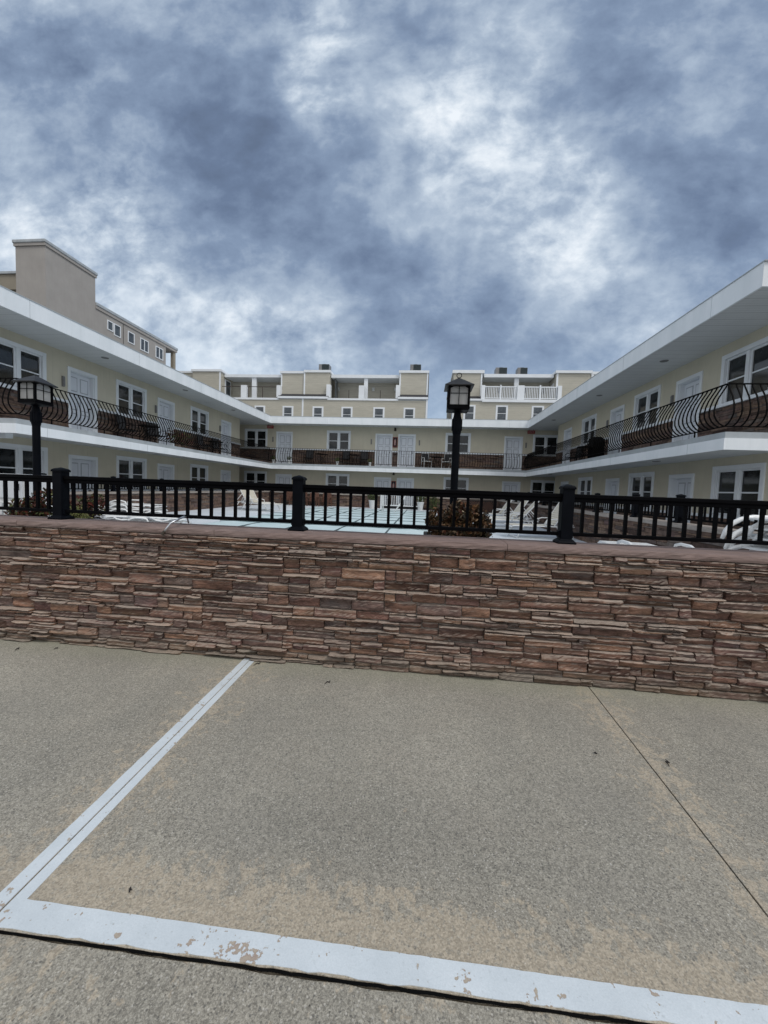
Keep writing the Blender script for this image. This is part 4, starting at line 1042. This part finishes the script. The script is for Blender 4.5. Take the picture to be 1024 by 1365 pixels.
# pool ladder rail, white gate, steps, pots
LR = empty('pool_handrail', (-1.75, 19.6, .3)); tag(LR, 'thin white curved handrail at the far end of the pool', 'handrail')
m = MB()
for y in (-.3, .3): m.tube([(-.35, y, 0), (-.35, y, .55), (-.5 if False else -.36, y, .98), (-.2, y, 1.05), (.6, y, 1.12), (.8, y, 1.08), (.82, y, .95), (.35, y, .2), (.25, y, .02)], .022, 8)
m.build('rail', M['plastic'], LR, smooth=True)
G = empty('white_gate', (-1.4, 23.75, .45)); tag(G, 'white picket gate across the gap in the far pool wall', 'gate')
m = MB(); m.box(-1.25, 1.25, -.03, .03, .02, .08); m.box(-1.25, 1.25, -.03, .03, .86, .93); m.box(-1.3, -1.22, -.04, .04, -.15, 1.0); m.box(1.22, 1.3, -.04, .04, -.15, 1.0); m.build('gate_frame', M['white'], G)
m = MB(); m.box(-.018, .018, -.014, .014, .07, .87); pk = m.build('picket', M['white'], G, loc=(-1.13, 0, 0))
for i in range(1, 18):
    c = pk.copy(); COL.objects.link(c); c.location = (-1.13+i*.133, 0, 0)
ST = empty('gate_steps', (-1.4, 24.0, .3)); tag(ST, 'dark steps behind the white picket gate', 'steps')
m = MB(); m.box(-1.3, 1.3, -.15, .2, 0, .12); m.build('tread', M['darkfab'], ST); m = MB(); m.box(-1.3, 1.3, .2, .55, 0, .24); m.build('tread', M['darkfab'], ST)
def potplant(x, y, z, s, label, green=True, h=.5, grp='white potted plants beside the gate'):
    E_ = empty('potted_plant', (x, y, z)); tag(E_, label, 'potted plant', grp)
    m = MB(); m.lathe([(.13*s, 0), (.19*s, .42*s), (.21*s, .43*s), (.21*s, .5*s), (.17*s, .5*s), (.16*s, .44*s)], 20); m.build('pot', M['pot'], E_, smooth=False)
    rr = random.Random(int(x*31+y)); m = MB(); leaves(m, (0, 0, (.5+h*.55)*s), (.36*s, .3*s, h*.6*s), int(260), .055*s, rr, shell=.1)
    for i in range(9):
        a = rr.random()*6.28; m.tube([(0, 0, .45*s), (.12*s*math.cos(a), .12*s*math.sin(a), .7*s), (.3*s*math.cos(a), .3*s*math.sin(a), (.7+h*.6)*s)], [.01*s, .008*s, .004*s], 5, tint=.3)
    m.build('foliage', M['leaf_green'], E_, tints=True)
potplant(-3.1, 22.9, .3, 1., 'white pot with leafy green plant left of the white gate')
potplant(-.25, 23.1, .3, 1., 'white pot with leafy green plant right of the white gate')
bush('green_shrub', 'olive green leafy shrub against the far wall right of the gate pots', (.5, 23.4, .3), [((0,0,.5),(.4,.25,.45),420)], M['leaf_green'], size=.06, cat='shrub')
# adirondack style brown chairs
def adirondack(loc, rz, label):
    E_ = empty('adirondack_chair', loc, rz); tag(E_, label, 'chair', 'brown wooden chairs by the far wall')
    m = MB()
    for i in range(6): m.box(-.27+i*.092, -.27+i*.092+.078, .18+.0, .205, .3, .92-.02*abs(i-2.5), M=Matrix.Rotation(R(-14), 4, 'X'))
    m.build('back_slats', M['brownwood'], E_)
    m = MB()
    for i in range(5): m.box(-.27, .27, -.3+i*.1, -.3+i*.1+.085, .32-.02*i, .34-.02*i)
    m.build('seat', M['brownwood'], E_)
    for sx in (-.3, .27):
        m = MB(); m.box(sx, sx+.03, -.34, -.25, 0, .55); m.build('leg', M['brownwood'], E_)
        m = MB(); m.box(sx, sx+.03, .3, .38, 0, .5); m.build('leg', M['brownwood'], E_)
        m = MB(); m.box(sx-.04, sx+.07, -.38, .38, .54, .565); m.build('armrest', M['brownwood'], E_)
for i, (x, w) in enumerate(((-8.4, 'leftmost'), (-7.5, 'second from left'), (-6.75, 'third from left'), (-6.0, 'rightmost'))):
    adirondack((x, 23.1, .3), R(rnd.uniform(-8, 8)), 'brown wooden slatted chair by the far pool wall, %s of four' % w)
# lattice bin enclosure
for x, w in ((2.75, 'left'), (3.55, 'right')):
    E_ = empty('lattice_planter', (x, 22.2, .3)); tag(E_, 'dark wooden lattice-sided planter near the far right wall, %s of two' % w, 'planter', 'dark lattice planters')
    m = MB(); m.box(-.36, .36, -.02, .3, .04, .72); m.build('box', M['soil'], E_)
    m = MB()
    m.box(-.38, -.32, -.06, -.02, 0, .8); m.box(.32, .38, -.06, -.02, 0, .8); m.box(-.32, .32, -.06, -.02, .72, .8); m.box(-.32, .32, -.06, -.02, .0, .08)
    m.build('frame', M['darkwood'], E_)
    m = MB()
    for s_ in (-1, 1):
        for k in range(-2, 3):
            m.box(-.5, .5, -.035, -.025, -.014, .014, M=Matrix.Translation((k*.13, 0, .4)) @ Matrix.Rotation(s_*R(45), 4, 'Y') @ Matrix.Scale(.8, 4, (1,0,0)))
    m.build('lattice', M['brownwood'], E_)

# balcony furniture
def bchair(loc, rz, label, grp='dark patio chairs on the balconies', light=False):
    E_ = empty('patio_chair', loc, rz); tag(E_, label, 'patio chair', grp)
    mt = M['pot'] if light else M['iron']; r = .014
    m = MB()
    for x in (-.24, .24):
        m.tube([(x, -.25, 0), (x, -.25, .42), (x, -.22, .64), (x, .1, .66), (x, .24, .6)], r, 6); m.tube([(x, .3, 0), (x, .22, .42), (x, .32, .95)], r, 6)
        m.tube([(x, -.25, .42), (x, .22, .42)], r, 6)
    m.tube([(-.24, .32, .95), (.24, .32, .95)], r, 6); m.tube([(-.24, -.25, .42), (.24, -.25, .42)], r, 6)
    m.build('frame', mt, E_)
    m = MB(); m.box(-.22, .22, -.24, .22, .41, .43); m.build('seat', M['darkfab'], E_)
    m = MB(); m.add([(-.22,.22,.45),(.22,.22,.45),(.22,.315,.93),(-.22,.315,.93),(-.22,.235,.45),(.22,.235,.45),(.22,.33,.93),(-.22,.33,.93)], [(0,1,2,3),(4,7,6,5),(0,3,7,4),(1,5,6,2),(3,2,6,7),(0,4,5,1)]); m.build('back', M['darkfab'], E_)
def btable(loc, label):
    E_ = empty('patio_table', loc); tag(E_, label, 'table', 'small dark patio tables on the balconies')
    m = MB(); m.lathe([(.34, .68), (.36, .69), (.36, .705), (.34, .715), (.001, .715)], 24); m.build('table_top', M['iron'], E_)
    for a in (0, 2.09, 4.19):
        m = MB(); m.tube([(.28*math.cos(a), .28*math.sin(a), 0), (.1*math.cos(a), .1*math.sin(a), .4), (.26*math.cos(a), .26*math.sin(a), .68)], .012, 6); m.build('leg', M['iron'], E_)
z = ZU+.002
bchair((-10.9, 13.4, z), R(100), 'dark patio chair on the left balcony under the second window, nearer the stairs'.replace(', nearer the stairs', ''))
bchair((-10.9, 14.9, z), R(70), 'dark patio chair on the left balcony beside the flower box')
btable((-10.7, 14.2, z), 'small round dark table on the left balcony')
bchair((-10.9, 18.4, z), R(90), 'dark patio chair on the left balcony under the third window, nearer one'); bchair((-10.9, 19.8, z), R(80), 'dark patio chair on the left balcony under the third window, farther one')
btable((-10.75, 19.1, z), 'small round dark table between two chairs on the left balcony')
bchair((6.95, 18.3, z), R(-95), 'dark patio chair on the right balcony, nearer of two'); bchair((6.95, 19.6, z), R(-80), 'dark patio chair on the right balcony, farther of two'); btable((6.75, 17.6, z), 'small round dark table on the right balcony')
for x, lb in ((-7.6, 'dark patio chair on the far balcony, first right of the left door'), (-5.2, 'dark patio chair on the far balcony under the window'), (-3.95, 'dark patio chair on the far balcony just left of the twin doors')):
    bchair((x, 24.75, z), R(rnd.uniform(-15, 15)), lb)
btable((-6.7, 24.7, z), 'small round table on the far balcony, left of the window'); btable((-4.6, 24.7, z), 'small round table on the far balcony, left of the twin doors')
bchair((-.0, 24.75, z), R(20), 'light-framed patio chair on the far balcony right of the twin doors', 'light-framed patio chairs', True); bchair((1.25, 24.75, z), R(-20), 'light-framed patio chair on the far balcony left of the middle lamp', 'light-framed patio chairs', True)
btable((.62, 24.75, z), 'small round table between the light-framed chairs')
# grill
GL = empty('barbecue_grill', (6.75, 16.6, z), R(-90)); tag(GL, 'black barbecue grill on the right balcony', 'grill')
m = MB(); m.box(-.3, .3, -.22, .22, .6, .78); m.build('firebox', M['iron'], GL, bevel=.02)
m = MB(); m.lathe([(.3, 0), (.28, .12), (.2, .2), (.001, .23)], 16); m.build('lid', M['iron'], GL, loc=(0, 0, .78), smooth=True)
for x in (-.26, .26):
    m = MB(); m.box(x-.02, x+.02, -.2, .2, 0, .6); m.build('leg', M['iron'], GL)
m = MB(); m.box(-.6, -.3, -.18, .18, .72, .75); m.build('side_shelf', M['darkwood'], GL)
# flower box with dry plants on left balcony, planters on the slab edge
fb = bush('flower_box_plants', 'dark straggly plants with yellow blooms behind the left balcony rail', (-10.4, 15.6, ZU), [((0,-.3,.45),(.2,.5,.28),260), ((0,.4,.42),(.2,.5,.3),260)], M['leaf_red'], size=.05, cat='plant')
m = MB(); rr = random.Random(4)
for i in range(14):
    m.lathe([(.001, 0), (.035, .01), (.03, .03), (.001, .04)], 6, c=(.12+rr.uniform(-.08,.1), rr.uniform(-.6,.8), rr.uniform(.35,.6)))
m.build('blossom', M['leaf_yellow'], fb)
for x, lb in ((-9.75, 'small white pot on the far balcony edge at the left corner'), (-8.72, 'small white pot on the far balcony edge just right of the left door'), (-5.58, 'small white pot on the far balcony edge under the window'), (-3.5, 'small white pot on the far balcony edge left of the twin doors')):
    potplant(x, 24.25, ZU, .45, lb, h=.5, grp='small white pots along the far balcony edge')

# ------------------------------------------------------------------ camera
Mw = [[0.9938213173383145, 0.041900820410641686, -0.10277893973403593], [0.10502113394089238, -0.05537477971428871, 0.9929270845320735], [0.035913098302800046, -0.997586063966668, -0.05943310819555264]]
cd = bpy.data.cameras.new('camera'); cam = bpy.data.objects.new('camera', cd); COL.objects.link(cam)
cd.sensor_fit = 'HORIZONTAL'; cd.sensor_width = 36; cd.lens = 36*520/1024; cd.clip_start = .05; cd.clip_end = 3000
cam.matrix_world = Matrix(((Mw[0][0], -Mw[0][1], -Mw[0][2], 0), (Mw[1][0], -Mw[1][1], -Mw[1][2], 0), (Mw[2][0], -Mw[2][1], -Mw[2][2], 1.5), (0, 0, 0, 1)))
SC.camera = cam

# ------------------------------------------------------------------ sun and clouded sky
SAZ, SEL = R(125), R(52)            # azimuth clockwise from +Y, elevation
sd = bpy.data.lights.new('sun', 'SUN'); sd.energy = 1.4; sd.angle = R(20); sd.color = (1, .96, .9)
so_ = bpy.data.objects.new('sun', sd); COL.objects.link(so_)
dv = Vector((math.sin(SAZ)*math.cos(SEL), math.cos(SAZ)*math.cos(SEL), math.sin(SEL)))
so_.rotation_euler = dv.to_track_quat('Z', 'Y').to_euler()
n = N('', world=True)
sky = n.n('ShaderNodeTexSky', sky_type='NISHITA', sun_disc=False, sun_elevation=SEL, sun_rotation=SAZ)
d = n.vmath('NORMALIZE', n.n('ShaderNodeTexCoord').outputs['Generated']); dx, dy, dz = n.xyz(d)
zz = n.math('MAXIMUM', dz, 0.)
dn = n.math('ADD', n.math('ABSOLUTE', dy), .10)
q = n.vec(n.math('DIVIDE', dx, dn), n.math('MULTIPLY', n.math('DIVIDE', dz, dn), 1.35), 0.)
warp = n.vmath('SCALE', n.vmath('SUBTRACT', n.noise(q, 2.2, 3, .5, col=True), (.5, .5, .5)), sc=.07)
q2 = n.vmath('ADD', q, warp)
w2 = n.vmath('SCALE', n.vmath('SUBTRACT', n.noise(q2, 8., 3, .5, col=True), (.5, .5, .5)), sc=.03)
q3 = n.vmath('ADD', q2, w2)
big = n.noise(q3, 1.6, 4, .5); med = n.noise(q3, 4.4, 9, .57); fin = n.noise(q3, 12., 8, .6)
bil = n.math('ABSOLUTE', n.math('SUBTRACT', n.noise(q3, 3.3, 8, .55), .5)); bil = n.math('SUBTRACT', .11, bil)
val = n.math('ADD', n.math('MULTIPLY', n.math('SUBTRACT', big, .5), .75), n.math('ADD', n.math('MULTIPLY', n.math('SUBTRACT', med, .5), .95), n.math('MULTIPLY', n.math('SUBTRACT', fin, .5), .6)))
val = n.math('ADD', val, n.math('MULTIPLY', bil, 1.0))
dw = n.vmath('NORMALIZE', n.vmath('ADD', d, n.vmath('SCALE', n.vmath('SUBTRACT', n.noise(q2, 3.2, 6, .58, col=True), (.5, .5, .5)), sc=.20)))
BL = [((-0.236,0.667,0.707),0.90,0.055), ((-0.192,0.699,0.689),0.60,0.042), ((-0.037,0.755,0.655),0.90,0.058), ((0.135,0.747,0.651),0.60,0.039), ((0.083,0.814,0.575),1.00,0.097), ((0.182,0.828,0.531),0.70,0.072), ((0.277,0.801,0.531),0.60,0.061), ((0.374,0.706,0.602),0.70,0.038), ((0.444,0.698,0.562),0.60,0.032), ((0.248,0.845,0.474),0.80,0.067), ((0.407,0.815,0.412),0.60,0.049), ((-0.542,0.656,0.524),0.90,0.054), ((-0.491,0.702,0.517),0.70,0.047), ((-0.639,0.592,0.491),0.50,0.047), ((-0.613,0.704,0.360),0.90,0.067), ((-0.438,0.808,0.394),0.80,0.072), ((-0.314,0.876,0.367),0.90,0.087), ((-0.176,0.929,0.327),0.80,0.085), ((0.400,0.858,0.324),0.60,0.081), ((-0.157,0.826,0.541),0.50,0.042), ((0.034,0.687,0.726),0.35,0.058), ((-0.387,0.596,0.704),0.25,0.052), ((-0.599,0.526,0.603),0.20,0.047), ((-0.642,0.634,0.431),0.30,0.074), ((-0.471,0.593,0.654),-0.60,0.067), ((-0.407,0.670,0.621),-1.00,0.084), ((-0.376,0.745,0.550),-0.90,0.087), ((-0.323,0.803,0.501),-0.90,0.083), ((-0.227,0.864,0.449),-0.80,0.091), ((-0.603,0.572,0.556),-1.10,0.053), ((-0.571,0.605,0.555),-0.50,0.038), ((-0.077,0.699,0.711),-0.50,0.052), ((-0.121,0.764,0.634),-0.50,0.054), ((-0.021,0.905,0.426),-0.70,0.118), ((0.105,0.913,0.395),-0.50,0.110), ((0.179,0.693,0.699),-0.40,0.067), ((0.344,0.662,0.666),-0.80,0.086), ((0.309,0.736,0.602),-0.50,0.047), ((0.475,0.740,0.476),-0.80,0.092), ((0.399,0.775,0.490),-0.50,0.056), ((0.206,0.915,0.346),-0.40,0.124), ((-0.487,0.754,0.440),-0.40,0.052), ((-0.064,0.850,0.523),-0.40,0.086), ((0.536,0.776,0.332),-0.35,0.089), ((-0.291,0.645,0.706),-0.40,0.038), ((0.131,0.778,0.614),-0.40,0.030)]
blob = None
for c, a, w in BL:
    L_ = math.sqrt(sum(v*v for v in c)); c = tuple(v/L_ for v in c)
    t_ = n.mr(n.vmath('DOT_PRODUCT', dw, c), math.cos(w*2.5), 1., 0., a, smooth=True)
    blob = t_ if blob is None else n.math('ADD', blob, t_)
patch = n.mr(n.noise(q3, 6., 8, .60), .38, .62, .25, 1.5)
pos_ = n.math('MULTIPLY', n.math('MINIMUM', n.math('MAXIMUM', blob, 0.), 1.05), patch); neg_ = n.math('MINIMUM', blob, 0.)
val = n.math('ADD', n.math('MULTIPLY', val, .76), n.math('ADD', n.math('MULTIPLY', pos_, .125), n.math('MULTIPLY', neg_, .125)))
val = n.math('ADD', val, .505)
cl = n.ramp(val, [(0, (.10,.135,.205)), (.22, (.135,.185,.285)), (.42, (.215,.285,.405)), (.6, (.37,.45,.56)), (.75, (.58,.655,.74)), (.9, (.80,.85,.90))])
hz = n.ramp(n.mr(n.math('ADD', n.math('MULTIPLY', dx, .8), n.math('MULTIPLY', n.math('SUBTRACT', med, .5), .5)), -.5, .5), [(0, (.52,.64,.76)), (.5, (.40,.54,.72)), (1, (.33,.46,.66))])
cl = n.mix(n.mr(dz, .34, .05, 0, .5), cl, hz)
cl = n.mix(n.mr(dz, 0., -.05, 0., 1.), cl, (.25,.26,.27))
behind = n.mr(dy, .15, -.35, 0., .75)     # unseen sky behind the viewer brightened, added as fill light for the walls
cl = n.mix(behind, cl, (.90, .90, .90))
skc = n.mix(1., sky.outputs[0], (1, 1, 1), 'MULTIPLY')
comb = n.mix(.93, skc, n.vmath('SCALE', cl, sc=10.))
bg = n.n('ShaderNodeBackground'); n.set(bg.inputs[0], comb); bg.inputs[1].default_value = .1
o_ = n.n('ShaderNodeOutputWorld'); n.t.links.new(bg.outputs[0], o_.inputs[0])
SC.view_settings.view_transform = 'Standard'; SC.view_settings.look = 'None'; SC.view_settings.gamma = 1; SC.view_settings.exposure = .20
SC.view_settings.use_curve_mapping = False
